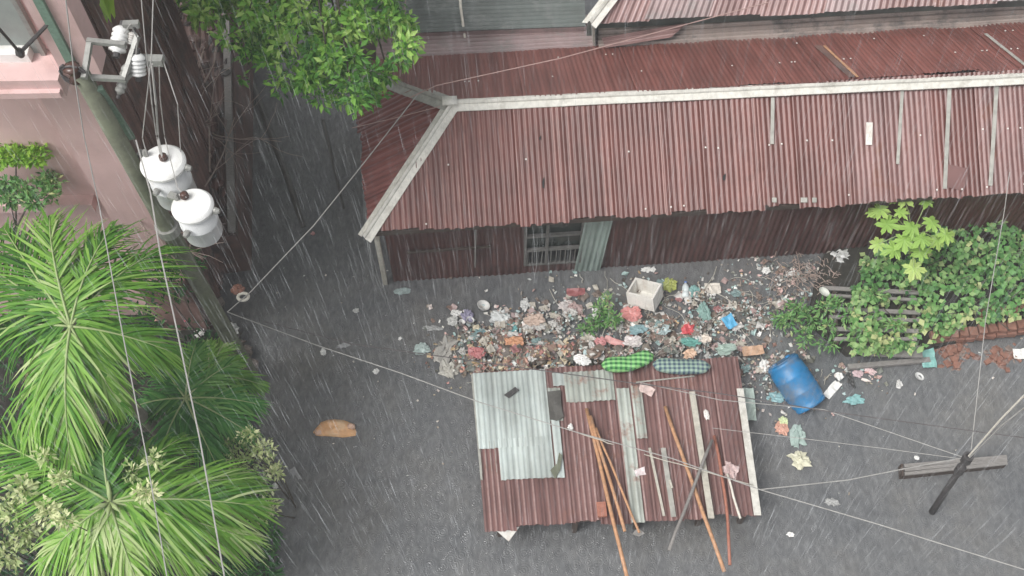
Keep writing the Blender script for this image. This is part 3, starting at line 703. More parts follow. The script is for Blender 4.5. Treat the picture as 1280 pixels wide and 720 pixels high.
for i, (pts, r) in enumerate((([(192, -20, 8.2), (189, 75, 7.6), (186, 100, 7.4), (178, 172, 6.2), (184, 194, 5.95)], .009), ([(190, 80, 7.5), (195, 130, 7.0), (198, 172, 6.1), (203, 198, 5.98)], .016), ([(186, 85, 7.4), (190, 130, 7.0), (196, 172, 6.1), (202, 199, 5.96)], .010), ([(199, 82, 7.5), (200, 120, 7.0), (206, 172, 6.1), (222, 235, 5.9), (233, 247, 5.88)], .008),
                              ([(175, -20, 8.4), (182, 60, 7.8), (186, 90, 7.5)], .008), ([(204, 76, hT - .1), (222, 130, 6.9), (226, 190, 6.0)], .008), ([(155, 42, 8.3), (163, 30, 8.4), (172, 48, 8.2), (170, 68, 8.0)], .008))):
    labs = ['pale jumper wire running left of the grey lead down onto the upper transformer lid', 'thickest grey lead running down to the upper transformer lid', 'pale jumper between the short galvanised arm and upper transformer', 'rightmost thin jumper above the upper transformer',
            'thin line wire entering at top edge above the galvanised arm', 'slack pale lead from the short galvanised arm to the right of the upper lid', 'short looped jumper joining the two white fuse insulators']
    wire('jumper_wire', labs[i], pts, r, 'cable_pale')
# spool/reel where the service wire ends
e = empty('wire_reel', at(300, 368, 1.72), 'rusty red wire-tied spool with a pale ring on the wire over the pole foot', 'insulator')
mb = MB(); vs, fs = lump(at(297, 362, 1.74), .10, .07, .07, 4, 3, .5); mb.add(vs, fs); mb.build('rusty_clamp', 'brick_red', e)
mb = MB(); c_ = at(304, 371, 1.74)
mb.tube([c_ + V((.075 * math.cos(t), .06 * math.sin(t), .0)) for t in [i * math.pi / 8 for i in range(17)]], .024, 7); mb.build('pale_ring', 'timber_white', e, True)
# junk by pole foot
def junk(name, label, cat, px, py, h, mat, rx, ry, rz, crump=.45, seed=1, sub=3, col=None, group=None):
    vs, fs = lump((0, 0, 0), rx, ry, rz, seed, sub, crump, 2.5); c = at(px, py, h); a = rnd() * 6.28
    ca, sa = math.cos(a) * 1, math.sin(a)
    mb = MB(); mb.add([c + V((v.x, v.y, v.z)) for v in vs], fs, col=col)
    return tag(mb.build(name, mat), label, cat, group)

# right stake and floating plank bench
st = at(1165, 640, 0); bh = None
for hh in [x * .02 for x in range(20, 120)]:
    T = at(1211, 570, hh); d = T - st; d.z = 0
    if bh is None or d.length < bh[0]: bh = (d.length, hh, T)
sp = empty('mooring_post', st, 'dark leaning post rising from the water over the floating plank at right', 'post')
mb = MB(); mb.tube([st + (st - bh[2]) * .3, lerp(st, bh[2], .5), bh[2]], .05, 10, .04); mb.build('post_shaft', 'post_dark', sp, True)
for t_, r_ in ((.78, .065), (.96, .07)):
    mb = MB(); mb.tube([lerp(st, bh[2], t_ - .04), lerp(st, bh[2], t_ + .04)], r_, 10); mb.build('clamp', 'post_dark', sp)
tz = bh[1]
wire('overhead_wire', 'bright pale twin cable rising from dark post to right edge, upper strand', [(1211, 570, tz), (1250, 525, tz + 1.2), (1300, 474, tz + 2.4)], .017, 'timber_white')
wire('overhead_wire', 'pale cable rising from dark post to right edge, lower strand of the pair', [(1212, 572, tz), (1252, 532, tz + 1.2), (1300, 494, tz + 2.2)], .013, 'cable_pale')
bn = empty('floating_bench', at(1195, 584, 0), 'long grey plank platform floating under the dark post', 'plank')
TL_, TR_, BR_, BL_ = at(1130, 580, .14), at(1258, 569, .14), at(1259, 581, .14), at(1131, 595, .14)
for k in range(3):
    a = lerp(TL_, BL_, (k + .5) / 3); b = lerp(TR_, BR_, (k + .5) / 3); mb = MB(); mb.bar(a, b, (BL_ - TL_).length / 3 - .012, .03); mb.build('plank', 'timber_grey', bn)
mb = MB(); mb.bar(BL_ + V((0, .01, -.08)), BR_ + V((0, .01, -.08)), .02, .12); mb.build('apron', 'timber_dark', bn)
mb = MB(); mb.bar(TL_ + V((-.03, 0, -.06)), BL_ + V((-.03, 0, -.06)), .03, .14); mb.build('end_board', 'timber_dark', bn)

# ================================================================== TIN SHED in front
SB, SF = .32, .62
A = at(590, 466, SB); B = at(922, 446, SB); C = at(951, 644, SF); D = at(606, 663, SF)
Q = (A, B, C, D)
shed = empty('tin_shed', (A + B + C + D) / 4, 'half-submerged tin shed roof patched with a pale green-white sheet and strewn with poles', 'shed')
shed.location.z = 0; WL[shed] = V(shed.location)
def uv(px, py):
    # invert the bilinear quad in the picture for laying pieces out on the shed roof
    n_ = (B - A).cross(D - A).normalized(); p = hit(px, py, A, n_)
    u, v = .5, .5
    for _ in range(20):
        P = lerp(lerp(A, B, u), lerp(D, C, u), v); e_ = p - P
        du = lerp(B - A, C - D, v); dv = lerp(D - A, C - B, u)
        u += e_.dot(du) / du.length_squared; v += e_.dot(dv) / dv.length_squared
    return u, v
sn = (B - A).cross(D - A).normalized(); sn = sn if sn.z > 0 else -sn
us = [0, .115, .22, .33, .425, .53, .62, .71, .80, .9, 1.0]
for k in range(len(us) - 1):
    sheet('roof_sheet', 'tin_shed', shed, Q, max(0, us[k] - .006), us[k + 1], 0, 1, pitch=.074, amp=.0085, off=.010 * (k % 2), seed=20 + k, rag=.05)
def patch(x0, y0, x1, y1, mat, off, seed, pitch=.078, amp=.010, rag=.02, name='roof_sheet', lab=None):
    u0, v0 = uv(x0, y0); u1, v1 = uv(x1, y1)
    o = sheet(name, mat, shed, Q, max(0, u0), min(1, u1), max(-.005, v0), v1, pitch=pitch, amp=amp, off=off, seed=seed, rag=rag)
    if lab: tag(o, lab)
    return o
patch(591, 468, 690, 556, 'tin_pale', .030, 51, lab='large pale green-white sheet', amp=.008)
patch(622, 550, 694, 597, 'tin_pale', .029, 52, amp=.008)
for k, xx in enumerate((601, 607, 613, 619)): patch(xx - 1.2, 552, xx + 1.6, 592, 'cap_grey', .034, 60 + k, rag=.04, name='paint_run', pitch=.04, amp=.002)
patch(690, 468, 707, 484, 'tin_pale', .032, 56, amp=.008)
patch(684, 486, 704, 527, 'tin_pale_worn', .020, 53); patch(689, 526, 706, 597, 'tin_pale', .031, 57, amp=.008)
patch(704, 467, 769, 499, 'tin_pale_worn', .036, 54, lab='ragged pale strip across the back edge', rag=.03)
patch(770, 487, 806, 655, 'tin_pale_worn', .03, 55, rag=.03); patch(788, 484, 809, 548, 'tin_pale_worn', .033, 58)
# vertical pale flashing on the left edge
def sp_(px, py, off): return hit(px, py, A + sn * off, sn)
def lay(name, mat, pts, wd, th, off, lab=None, cat=None, par=None, grp=None, lab_only=False):
    a, b = sp_(pts[0][0], pts[0][1], off), sp_(pts[1][0], pts[1][1], off)
    mb = MB(); mb.bar(a, b, wd, th, sn); o = mb.build(name, mat, par)
    return tag(o, lab, cat, grp)
lay('edge_strip', 'cap_white', ((925, 486), (947, 644)), .10, .02, .035, par=shed)
lay('edge_strip', 'cap_grey', ((590, 468), (602, 600)), .03, .02, .02, par=shed)
lay('flashing_strip', 'cap_grey', ((829, 560), (842, 646)), .07, .012, .035, par=shed)
lay('flashing_strip', 'timber_pale', ((812, 560), (830, 645)), .035, .012, .035, par=shed)
lay('flashing_strip', 'cap_grey', ((795, 478), (868, 470)), .02, .012, .03, par=shed)
# posts and dark side under the front lip
for px_ in (624, 720, 800, 880, 935):
    t_ = (px_ - 606) / 345; P = lerp(D, C, t_) + V((0, .12, -.05)); mb = MB(); mb.bar(P, P + V((0, 0, -1.2)), .07, .07, up=(1, 0, 0)); mb.build('post', 'timber_dark', shed)
mb = MB(); mb.bar(D + V((.1, .1, -.07)), C + V((-.1, .1, -.07)), .05, .07); mb.build('beam', 'timber_dark', shed)
mb = MB(); mb.prism([lerp(D, A, .35) + V((.06, 0, -.04)), D + V((.06, .5, -.04)), C + V((-.06, .5, -.04)), lerp(C, B, .35) + V((-.06, 0, -.04))], V((0, 0, -.01))); 
mb = MB(); w0_ = lerp(D, A, .18) + V((.06, 0, -.1)); w1_ = lerp(C, B, .18) + V((-.06, 0, -.1)); mb.prism([w0_, w1_, w1_ + V((0, 0, -1)), w0_ + V((0, 0, -1))], V((0, .02, 0))); mb.build('wall', 'tin_wall', shed)
for (a_, b_) in ((A, D), (B, C)):
    mb = MB(); s_ = V((.07, 0, 0)) if a_ is A else V((-.07, 0, 0)); mb.prism([a_ + s_ + V((0, -.05, -.06)), lerp(b_, a_, .18) + s_ + V((0, 0, -.08)), lerp(b_, a_, .18) + s_ + V((0, 0, -1)), a_ + s_ + V((0, -.05, -1))], V((.02, 0, 0))); mb.build('side_wall', 'tin_wall', shed)
# white triangle of cloth/sheet sticking out
mb = MB(); mb.prism([at(621, 664, .56), at(649, 659, .56), at(636, 677, .42)], V((0, 0, .015)))
tag(mb.build('tarp_corner', 'foam_white', shed))
# torn holes in the pale sheet
for poly in (((683, 488), (700, 487), (702, 500), (706, 520), (698, 527), (687, 526)), ((632, 496), (644, 484), (648, 487), (637, 498)), ((690, 556), (697, 552), (700, 562), (694, 566)), ((688, 583), (697, 574), (702, 562), (699, 585), (692, 598), (686, 596))):
    pass
def scrap(name, label, cat, poly, mat, off=.05):
    mb = MB(); mb.prism([sp_(x_, y_, off + ru(-.004, .008)) for x_, y_ in poly], sn * .012); return tag(mb.build(name, mat), label, cat)
scrap('dark_tile', 'small dark oblong scrap lying on the big pale sheet', 'scrap', ((630, 494), (644, 484), (649, 488), (636, 498)), 'post_dark')
scrap('dark_rag', 'grey-green frayed rag at the notch of the pale sheet', 'rag', ((684, 490), (701, 488), (702, 512), (705, 521), (696, 526), (687, 524)), 'concrete_wet')
scrap('dark_rag', 'ragged dark scrap along the lower corner of the pale sheet', 'rag', ((688, 588), (696, 580), (699, 566), (703, 570), (700, 588), (694, 599)), 'concrete_moss')
# poles & battens lying on the roof (each its own thing)
def rod(name, label, a, b, r, mat, cat='pole', oa=.07, ob=.06, hb=None, r2=None, bend=0):
    P = sp_(a[0], a[1], oa); Qe = sp_(b[0], b[1], ob + (.03 if hb is not None else 0))
    pts = []
    for i in range(7):
        t_ = i / 6; q = lerp(P, Qe, t_); q += V((bend * math.sin(math.pi * t_), 0, 0)) + V((ru(-.006, .006), ru(-.006, .006), 0)); pts.append(q)
    r *= .8; mb = MB(); mb.tube(pts, r, 7, r2 or r); return tag(mb.build(name, mat, None, True), label, cat, 'poles lying on the tin shed')
rod('bamboo_pole', 'longest orange-tan pole overhanging the shed front, leftmost of the bundle', (733, 511), (784, 722), .034, 'timber_orange', hb=.60)
rod('bamboo_pole', 'orange-tan pole just right of the leftmost one, ending at the shed front lip', (738, 520), (781, 664), .030, 'timber_orange', oa=.10, hb=.66)
rod('bamboo_pole', 'thin tan pole, rightmost of the left bundle, with a grey splayed tip', (745, 535), (799, 666), .022, 'timber_orange', oa=.10, hb=.62)
rod('bamboo_pole', 'long tan pole crossing under the grey pole and overhanging the shed front', (831, 508), (905, 714), .034, 'timber_orange', hb=.45)
rod('bamboo_pole', 'reddish crooked pole right of the crossing poles, reaching over the water', (893, 545), (912, 706), .028, 'timber_red', hb=.45, bend=.05)
rod('metal_pole', 'grey pole slanting down left across the tan pole', (890, 550), (836, 688), .030, 'timber_grey', oa=.16, hb=.5)
rod('timber_batten', 'short white batten near the right edge of the shed', (909, 592), (925, 648), .022, 'timber_white')
lay('timber_plank', 'timber_pale', ((865, 490), (889, 648)), .085, .03, .06, 'pale flat plank lying from the middle to the front of the shed right half', 'plank')
lay('timber_batten', 'timber_pale', ((837, 600), (840, 610)), .03, .02, .06, 'tiny pale splinter between the two crossing pole groups', 'batten')
mb = MB(); mb.prism([at(790, 668, .58), at(797, 660, .62), at(806, 667, .58), at(799, 671, .56)], V((0, 0, .02))); tag(mb.build('frayed_cloth', 'timber_grey'), 'grey frayed tuft at the end of the thin tan pole', 'rag')
lay('wood_block', 'timber_red', ((751, 628), (753, 646)), .13, .04, .06, 'small reddish wooden block beside the tan poles', 'wood block')
rod('rope', 'pale rope lying across the left poles on the shed', (722, 541), (768, 556), .010, 'timber_pale', 'rope', .14, .14)
rod('rope', 'pale cord crossing the plank near the right shed edge', (805, 568), (942, 607), .009, 'timber_pale', 'rope', .16, .12)

# two checked cushions at the back edge
def cushion(label, pts, h, wd, th, mat, cat='cushion'):
    P = [at(x_, y_, h) for x_, y_ in pts]; mb = MB(); nn = len(P); seg = 12; vs = []; fs = []
    ring = []
    N = 14
    for i in range(N + 1):
        t_ = i / N * (nn - 1); k_ = min(nn - 2, int(t_)); c = lerp(P[k_], P[k_ + 1], t_ - k_)
        d = (P[min(nn - 1, k_ + 1)] - P[k_]).normalized(); s_ = V((0, 0, 1)).cross(d)
        f = (max(0.02, 1 - (abs(2 * i / N - 1)) ** 5)) ** .5
        for j in range(seg):
            a_ = 2 * math.pi * j / seg; ca, sa = math.cos(a_), math.sin(a_)
            q = c + s_ * (wd / 2 * f * math.copysign(abs(ca) ** .6, ca)) + V((0, 0, th / 2 * f * math.copysign(abs(sa) ** .8, sa)))
            q += V((0, 0, 1)) * .02 * noise.noise(q * 7); vs.append(q)
    for i in range(N):
        for j in range(seg): fs.append((i * seg + j, i * seg + (j + 1) % seg, (i + 1) * seg + (j + 1) % seg, (i + 1) * seg + j))
    fs += [tuple(range(seg)), tuple(range(N * seg, N * seg + seg))]
    mb.add(vs, fs); return tag(mb.build('cushion', mat, None, True), label, cat, 'checked cushions at the shed edge')
cushion('bright green checked cushion bent at its right end on the back edge of the shed', ((752, 456), (785, 455), (817, 443)), .52, .24, .16, 'check_green')
cushion('dull blue-green plaid cushion lying right of the bright green one', ((816, 455), (850, 459), (888, 458)), .50, .24, .14, 'check_blue')

# ================================================================== BARREL
bc0, bc1 = at(981, 458, .24), at(1010, 502, .02)
dr = empty('plastic_drum', (bc0 + bc1) / 2, 'blue plastic drum lying tilted in the rubbish right of the shed', 'barrel')
ax = (bc1 - bc0); L = ax.length + .16; r_ = .27
prof = [(r_ * .90, 0), (r_ * .97, .02), (r_ * .97, .05), (r_ * .93, .07), (r_, .13), (r_ * 1.02, L * .32), (r_ * 1.05, L * .34), (r_ * 1.02, L * .36), (r_ * 1.03, L * .5), (r_ * 1.02, L * .64), (r_ * 1.05, L * .66), (r_ * 1.02, L * .68), (r_, L - .12), (r_ * .93, L - .06), (r_ * .97, L - .05), (r_ * .97, L - .02), (r_ * .92, L)]
mb = MB(); mb.lathe(prof, bc0 - ax.normalized() * .08, ax, 36); mb.build('drum_body', 'barrel_blue', dr, True)
mb = MB(); mb.lathe([(r_ * .86, 0), (r_ * .86, .012)], bc0 - ax.normalized() * .095, ax, 30); mb.build('drum_lid', 'barrel_blue', dr)
for s_ in (-1, 1):
    mb = MB(); mb.lathe([(.04, 0), (.04, .03)], bc0 - ax.normalized() * .12 + ax.normalized().cross(V((0, 0, 1))).normalized() * .13 * s_, ax, 12); mb.build('bung', 'barrel_blue', dr)

# foam ice box, open
c_ = at(806, 368, .22); bx = empty('foam_box', c_ * 1, 'large open white foam box tilted in the rubbish near the wall', 'box')
tx = V((.86, -.42, .28)).normalized(); ty = V((.42, .86, -.15)); tzv = tx.cross(ty).normalized(); ty = tzv.cross(tx)
Wb, Db, Hb, th = .46, .36, .26, .03
def bb(lx, ly, lz, sx, sy, sz, nm): 
    m_ = MB(); m_.box(c_ + tx * lx + ty * ly + tzv * lz, sx, sy, sz, tx, ty); m_.build(nm, 'foam_white', bx)
bb(0, 0, -Hb / 2, Wb, Db, th, 'base')
for s_ in (-1, 1): bb(s_ * (Wb / 2 - th / 2), 0, .01, th, Db, Hb, 'side_panel'); bb(0, s_ * (Db / 2 - th / 2), .012, Wb - 2 * th - .002, th, Hb, 'side_panel')

# orange bundle in open water
ob = empty('floating_bundle', at(418, 537, 0), 'orange bundle floating half sunk alone in the open water', 'bundle')
OUT = [(389, 542), (393, 536), (400, 528), (409, 525), (419, 524), (431, 525), (439, 528), (445, 534), (448, 541), (446, 546), (439, 548), (430, 549), (422, 548), (412, 547), (402, 547), (394, 546)]
cc = at(419, 537, 0); ring = [at(x_, y_, -.03) for x_, y_ in OUT]; vs = []; fs = []; NR = 7
for q_ in range(NR):
    t_ = 1 - q_ / NR; hgt = .10 * (1 - t_ ** 5)
    for P in ring:
        q = V((cc.x + (P.x - cc.x) * t_, cc.y + (P.y - cc.y) * t_, -.03 + hgt)); cr = math.exp(-((q.x - at(427, 537).x) / .02) ** 2) + .6 * math.exp(-((q.x - at(404, 537).x) / .025) ** 2)
        q.z += .02 * noise.noise(q * 9) + .02 * noise.noise(q * 20) - .022 * cr * (1 - t_ ** 6); vs.append(q)
vs.append(V((cc.x, cc.y, .072))); K = len(OUT)
for q_ in range(NR - 1):
    for j_ in range(K): fs.append((q_ * K + j_, (q_ + 1) * K + j_, (q_ + 1) * K + (j_ + 1) % K, q_ * K + (j_ + 1) % K))
for j_ in range(K): fs.append(((NR - 1) * K + j_, len(vs) - 1, (NR - 1) * K + (j_ + 1) % K))
mb = MB(); mb.add(vs, fs); mb.build('bundle_cover', 'orange_cloth', ob, True)
mb = MB(); vs, fs = lump(at(398, 540, .03), .06, .05, .03, 3, 3, .4); mb.add(vs, fs); mb.build('pale_end', 'orange_pale', ob, True)
mb = MB(); vs, fs = lump(at(439, 533, .045), .06, .05, .03, 8, 3, .4); mb.add(vs, fs); mb.build('pale_end', 'orange_pale', ob, True)

# ================================================================== RUBBISH
PAL = [(.55, .53, .48), (.62, .60, .57), (.50, .36, .31), (.45, .20, .17), (.22, .33, .30), (.16, .30, .30), (.30, .22, .16), (.20, .15, .11), (.38, .30, .22), (.48, .42, .30), (.14, .12, .10), (.30, .16, .12), (.50, .34, .18), (.28, .29, .26), (.42, .40, .37), (.36, .26, .25), (.14, .22, .13)]
def scrapmesh(mb, c, s_, col, seed):
    n1 = V((ru(-.5, .5), ru(-.5, .5), 1)).normalized(); a = n1.orthogonal().normalized(); ang = rnd() * 6.28
    b = n1.cross(a); a, b = a * math.cos(ang) + b * math.sin(ang), b * math.cos(ang) - a * math.sin(ang)
    lx, ly = s_ * ru(.6, 1.3), s_ * ru(.4, 1.0); vs = []
    for j in range(3):
        for i in range(3): vs.append(c + a * ((i - 1) * lx / 2 * ru(.7, 1.2)) + b * ((j - 1) * ly / 2 * ru(.7, 1.2)) + n1 * ru(-.25, .3) * s_)
    mb.add(vs, [(0, 1, 4, 3), (1, 2, 5, 4), (3, 4, 7, 6), (4, 5, 8, 7)], col=col)
def rdir0(): return V((random.gauss(0, 1), random.gauss(0, 1), 0)).normalized()
def inpoly(x, y, P):
    r = False; j = len(P) - 1
    for i in range(len(P)):
        if (P[i][1] > y) != (P[j][1] > y) and x < (P[j][0] - P[i][0]) * (y - P[i][1]) / (P[j][1] - P[i][1]) + P[i][0]: r = not r
        j = i
    return r
HEAP = [(548, 470), (552, 430), (585, 392), (640, 385), (700, 372), (760, 360), (860, 352), (930, 345), (970, 325), (1050, 320), (1060, 360), (1010, 400), (990, 440), (1060, 450), (1090, 465), (1040, 495), (960, 500), (925, 470), (820, 465), (600, 474), (590, 490)]
CORE = [(585, 470), (590, 420), (640, 400), (730, 390), (860, 375), (960, 365), (1000, 400), (960, 480), (925, 465), (820, 462), (600, 472)]
HB_ = [(645, 436, 62, 32, 1.15), (740, 440, 80, 22, 1), (830, 425, 80, 30, .95), (900, 400, 70, 36, .7), (960, 370, 50, 36, .55), (700, 400, 80, 18, .6), (955, 455, 34, 34, .6), (820, 375, 90, 18, .45), (1005, 345, 40, 18, .5), (575, 435, 26, 30, .35), (1075, 468, 40, 12, .35), (985, 490, 30, 26, .3)]
def dens(x, y): return max(k_ * math.exp(-.5 * (((x - a) / b) ** 2 + ((y - c) / d) ** 2) * 1.3) for a, c, b, d, k_ in HB_) * (.75 + .9 * noise.noise(V((x / 26, y / 18, 9))))
def heaph(px, py):
    d_ = dens(px, py)
    return max(0, d_ - .3) * .22 + (.16 * d_ if py > 436 and 590 < px < 925 else 0)
PALE = [(.60, .58, .54), (.50, .52, .50), (.58, .50, .46), (.36, .46, .46), (.66, .64, .60), (.45, .42, .36), (.30, .42, .40), (.55, .36, .33)]
DULL = [(.16, .12, .095), (.22, .15, .12), (.12, .10, .085), (.20, .17, .14), (.27, .18, .14), (.17, .17, .14), (.13, .14, .12)]
mb = MB()
for k in range(13500):
    px_, py_ = ru(530, 1110), ru(315, 520)
    if 592 < px_ < 928 and py_ > 470: continue
    d_ = dens(px_, py_)
    if rnd() > d_ * 1.7: continue
    if d_ < .25 and rnd() < .5: continue
    q_ = rnd()
    if q_ < .42: colr = random.choice(DULL)
    elif q_ < .42 + (.32 if d_ > .6 else .45): colr = random.choice(PALE)
    else: colr = random.choice(PAL)
    if px_ < 720 and py_ > 418 and rnd() < .5: colr = random.choice([(.45, .20, .16), (.50, .38, .22), (.42, .30, .16), (.55, .30, .22), (.36, .16, .14), (.52, .44, .30)])
    vv = ru(.7, 1.3); g_ = sum(colr) / 3; colr = tuple(x * .9 + g_ * .1 for x in colr); sz = ru(.028, .075) * (1.9 if rnd() < .05 else 1)
    scrapmesh(mb, at(px_, py_, heaph(px_, py_) + ru(.005, .045)), sz, tuple(x * vv for x in colr), k)
tag(mb.build('floating_litter', 'litter_tint'), 'loose mat of small mixed plastic and food litter heaped behind the tin shed', 'litter', kind='stuff')
mb = MB()
for x_ in range(560, 1050, 10):
    for y_ in range(340, 478, 8):
        jx, jy = x_ + ru(-5, 5), y_ + ru(-4, 4); d_ = dens(jx, jy)
        if d_ > .5:
            vs, fs = lump(at(jx, jy, heaph(jx, jy) - .045), .10 * ru(.7, 1.3), .09 * ru(.7, 1.3), .05, x_ + y_, 1, .6); mb.add(vs, fs, col=random.choice(DULL))
tag(mb.build('rotting_mass', 'litter_tint'), 'brown sodden mass under the litter behind the shed', 'litter', kind='stuff')
# tangled strings, straps and fibres
mb = MB()
for k in range(420):
    px_, py_ = ru(560, 1050), ru(340, 478)
    if rnd() > dens(px_, py_): continue
    p_ = at(px_, py_, heaph(px_, py_) + .04); pts = [p_]; d = rdir0() * .05
    for q_ in range(5): d = d + V((ru(-.04, .04), ru(-.04, .04), ru(-.01, .01))); d.z *= .3; p_ = p_ + d; pts.append(p_)
    mb.add([], []) ; mb.tube(pts, ru(.003, .006), 4, caps=False)
tag(mb.build('tangled_strings', 'timber_pale'), 'pale strings and straps tangled through the rubbish heap', 'string', kind='stuff')
# wire-like tangle of fibres
# sparse bits over open water
mb = MB()
for k in range(330):
    px_, py_ = ru(330, 1280), ru(300, 700)
    if 580 < px_ < 960 and py_ > 440: continue
    if px_ < 345 and py_ > 400: continue
    d = abs(py_ - 420) / 200 + max(0, (550 - px_) / 400)
    if rnd() < d * .8: continue
    scrapmesh(mb, at(px_, py_, .015), ru(.015, .035), random.choice([(.5, .5, .47), (.4, .38, .34), (.3, .25, .2), (.55, .5, .45)]), k)
tag(mb.build('scattered_litter', 'litter_tint'), 'tiny pale scraps drifting over the open flood water', 'litter', kind='stuff')

# --- individually readable rubbish
def colmat(c, rough=.45):
    g_ = sum(c) / 3; c = tuple(x * .88 + g_ * .12 for x in c)
    key = 'plastic_%02d_%02d_%02d' % tuple(int(x * 99) for x in c)
    if key not in M: plain(key, c, rough, .15, 12, dirt=tuple(x * .75 for x in c), bump=.1)
    return key
WH, CR_, TE, RD, PK, LB, BRN, GN, YE, BK, OR = (.74, .73, .70), (.60, .55, .46), (.20, .38, .36), (.50, .07, .07), (.62, .35, .32), (.05, .36, .62), (.28, .18, .12), (.20, .40, .20), (.60, .55, .18), (.04, .04, .04), (.60, .28, .14)
def bag(px, py, w, hgt, c, label, name='plastic_bag', cat='plastic bag', h=.05, grp=None, crump=.55):
    p = at(px, py, h); s_ = 1 / ppm(p); vs, fs = lump((0, 0, 0), w / 2 * s_, hgt / 2 * s_ * 1.1, min(w, hgt) / 2 * s_ * .38, px * 13 + py, 3, crump * 1.25, 2.2)
    vs = [v + V((noise.noise(v * 55 + V((px, 0, 0))), noise.noise(v * 55 + V((0, py, 0))), noise.noise(v * 55))) * .16 * min(w, hgt) * s_ for v in vs]
    a = ru(-.3, .3); mb = MB(); mb.add([p + V((v.x * math.cos(a) - v.y * math.sin(a), v.x * math.sin(a) + v.y * math.cos(a), v.z)) for v in vs], fs)
    return tag(mb.build(name, colmat(c)), label, cat, grp)
def flat(px, py, w, hgt, c, label, name='plastic_sheet', cat='plastic sheet', h=.06, rot=0, grp=None):
    p = at(px, py, h); s_ = 1 / ppm(p); a, b = V((math.cos(rot), math.sin(rot), .05)), V((-math.sin(rot), math.cos(rot), .12)); N = 6; vs = []
    for j in range(N + 1):
        for i in range(N + 1):
            u, v = i / N - .5, j / N - .5; q = p + a * u * w * s_ + b * v * hgt * s_ * 1.15
            vs.append(q + V((0, 0, 1)) * (.03 * noise.noise(q * 14 + V((px, 0, 0)))) + V((noise.noise(q * 11), noise.noise(q * 12 + V((3, 1, 0))), 0)) * .02)
    W = N + 1; mb = MB(); mb.add(vs, [(j * W + i, j * W + i + 1, (j + 1) * W + i + 1, (j + 1) * W + i) for j in range(N) for i in range(N)])
    vs2 = [v - V((0, 0, .006)) for v in vs]; mb.add(vs2, [(j * W + i, (j + 1) * W + i, (j + 1) * W + i + 1, j * W + i + 1) for j in range(N) for i in range(N)])
    return tag(mb.build(name, colmat(c)), label, cat, grp)
def bottle(px, py, ln, wd, c, label, ang=0, cap_c=(.1, .2, .5), h=.04):
    p = at(px, py, h); s_ = 1 / ppm(p); L = ln * s_; r = wd / 2 * s_; d = V((math.cos(ang), math.sin(ang), .06)).normalized(); p0 = p - d * L / 2
    e = empty('plastic_bottle', p0, label, 'bottle')
    mb = MB(); mb.lathe([(r * .6, 0), (r, L * .03), (r, L * .3), (r * .9, L * .34), (r, L * .38), (r, L * .62), (r * .75, L * .78), (r * .35, L * .88), (r * .33, L * .92)], p0, d, 12); mb.build('bottle_body', colmat(c, .25), e, True)
    mb = MB(); mb.lathe([(r * .4, L * .92), (r * .4, L)], p0, d, 10); mb.build('cap', colmat(cap_c), e)
def cup(px, py, r, c, label, h=.05, name='foam_cup', cat='cup', hh=1.6, tilt=(.3, .2)):
    p = at(px, py, h); s_ = 1 / ppm(p); r = r * s_; ax = V((tilt[0], tilt[1], 1)).normalized(); mb = MB()
    mb.lathe([(r * .7, -r * hh * .5), (r * .98, r * hh * .5), (r * 1.06, r * hh * .5), (r * 1.06, r * hh * .46)][:3] + [(r * .9, r * hh * .47), (r * .62, -r * hh * .4)], p, ax, 16)
    return tag(mb.build(name, colmat(c), None, True), label, cat)
cup(604, 383, 8, WH, 'round white foam bowl floating just above the left end of the rubbish', cat='bowl', name='foam_bowl', hh=.7)
bag(570, 391, 13, 8, WH, 'small white bag at the far upper left of the rubbish'); bag(566, 401, 12, 10, (.55, .55, .52), 'grey-white bag just below the leftmost small white one')
bag(585, 395, 12, 16, (.30, .28, .40), 'muted purple bag left of the round white bowl'); cup(587, 402, 5, WH, 'small white cup below the purple bag')
cup(577, 404, 4, WH, 'tiny white cup to the left of the purple bag')
bag(527, 436, 18, 14, (.42, .52, .49), 'pale teal see-through bag floating alone left of the rubbish', h=.02)
bag(556, 437, 20, 34, (.42, .40, .36), 'clump of grey translucent bags at the left edge of the rubbish', h=.02, crump=.8); bag(562, 462, 20, 18, (.48, .46, .40), 'pale film clump touching the left back corner of the shed', h=.02, crump=.9)
bag(626, 395, 22, 14, (.60, .62, .61), 'crumpled white-blue film right below the round white bowl', crump=.9); bag(656, 380, 9, 15, (.62, .62, .60), 'thin upright white scrap beyond the rubbish heap')
bag(600, 420, 18, 14, (.17, .33, .36), 'teal-blue crumpled bag in the left part of the heap'); bag(640, 410, 16, 12, (.13, .38, .38), 'bright teal wrapper near the middle left of the heap')
bag(642, 427, 20, 12, OR, 'orange-brown food tray left of the heap centre', 'food_tray', 'tray', h=.2); bag(668, 400, 22, 14, (.52, .38, .30), 'beige crumpled paper at the top of the left heap', 'paper_scrap', 'paper', h=.12)
bag(595, 440, 20, 12, (.50, .16, .16), 'dull red wrapper close to the left back corner of the shed', 'wrapper', 'wrapper', h=.15)
bag(710, 383, 22, 14, (.58, .52, .50), 'grey-pink bag drifting below the window'); flat(720, 365, 22, 9, (.33, .10, .10), 'dark red film floating under the window', h=.03)
bag(745, 391, 10, 12, WH, 'bright white scrap on the left of the small green bush', h=.12)
bag(727, 450, 18, 12, WH, 'white bag right behind the pale strip of the shed', h=.45, name='plastic_bag'); bag(750, 428, 14, 12, (.58, .22, .22), 'pinkish red wrapper below the small green bush', 'wrapper', 'wrapper', h=.2)
bag(790, 392, 22, 16, (.60, .22, .20), 'pink-red crumpled packet under the open foam box', 'packet', 'packet', h=.12); bag(790, 427, 20, 13, (.66, .60, .58), 'white pink-tinged bag above the green cushion', h=.2)
flat(768, 427, 26, 8, (.58, .26, .24), 'long red-pink strip between bush and green cushion', 'wrapper', 'wrapper', h=.2, rot=-.4)
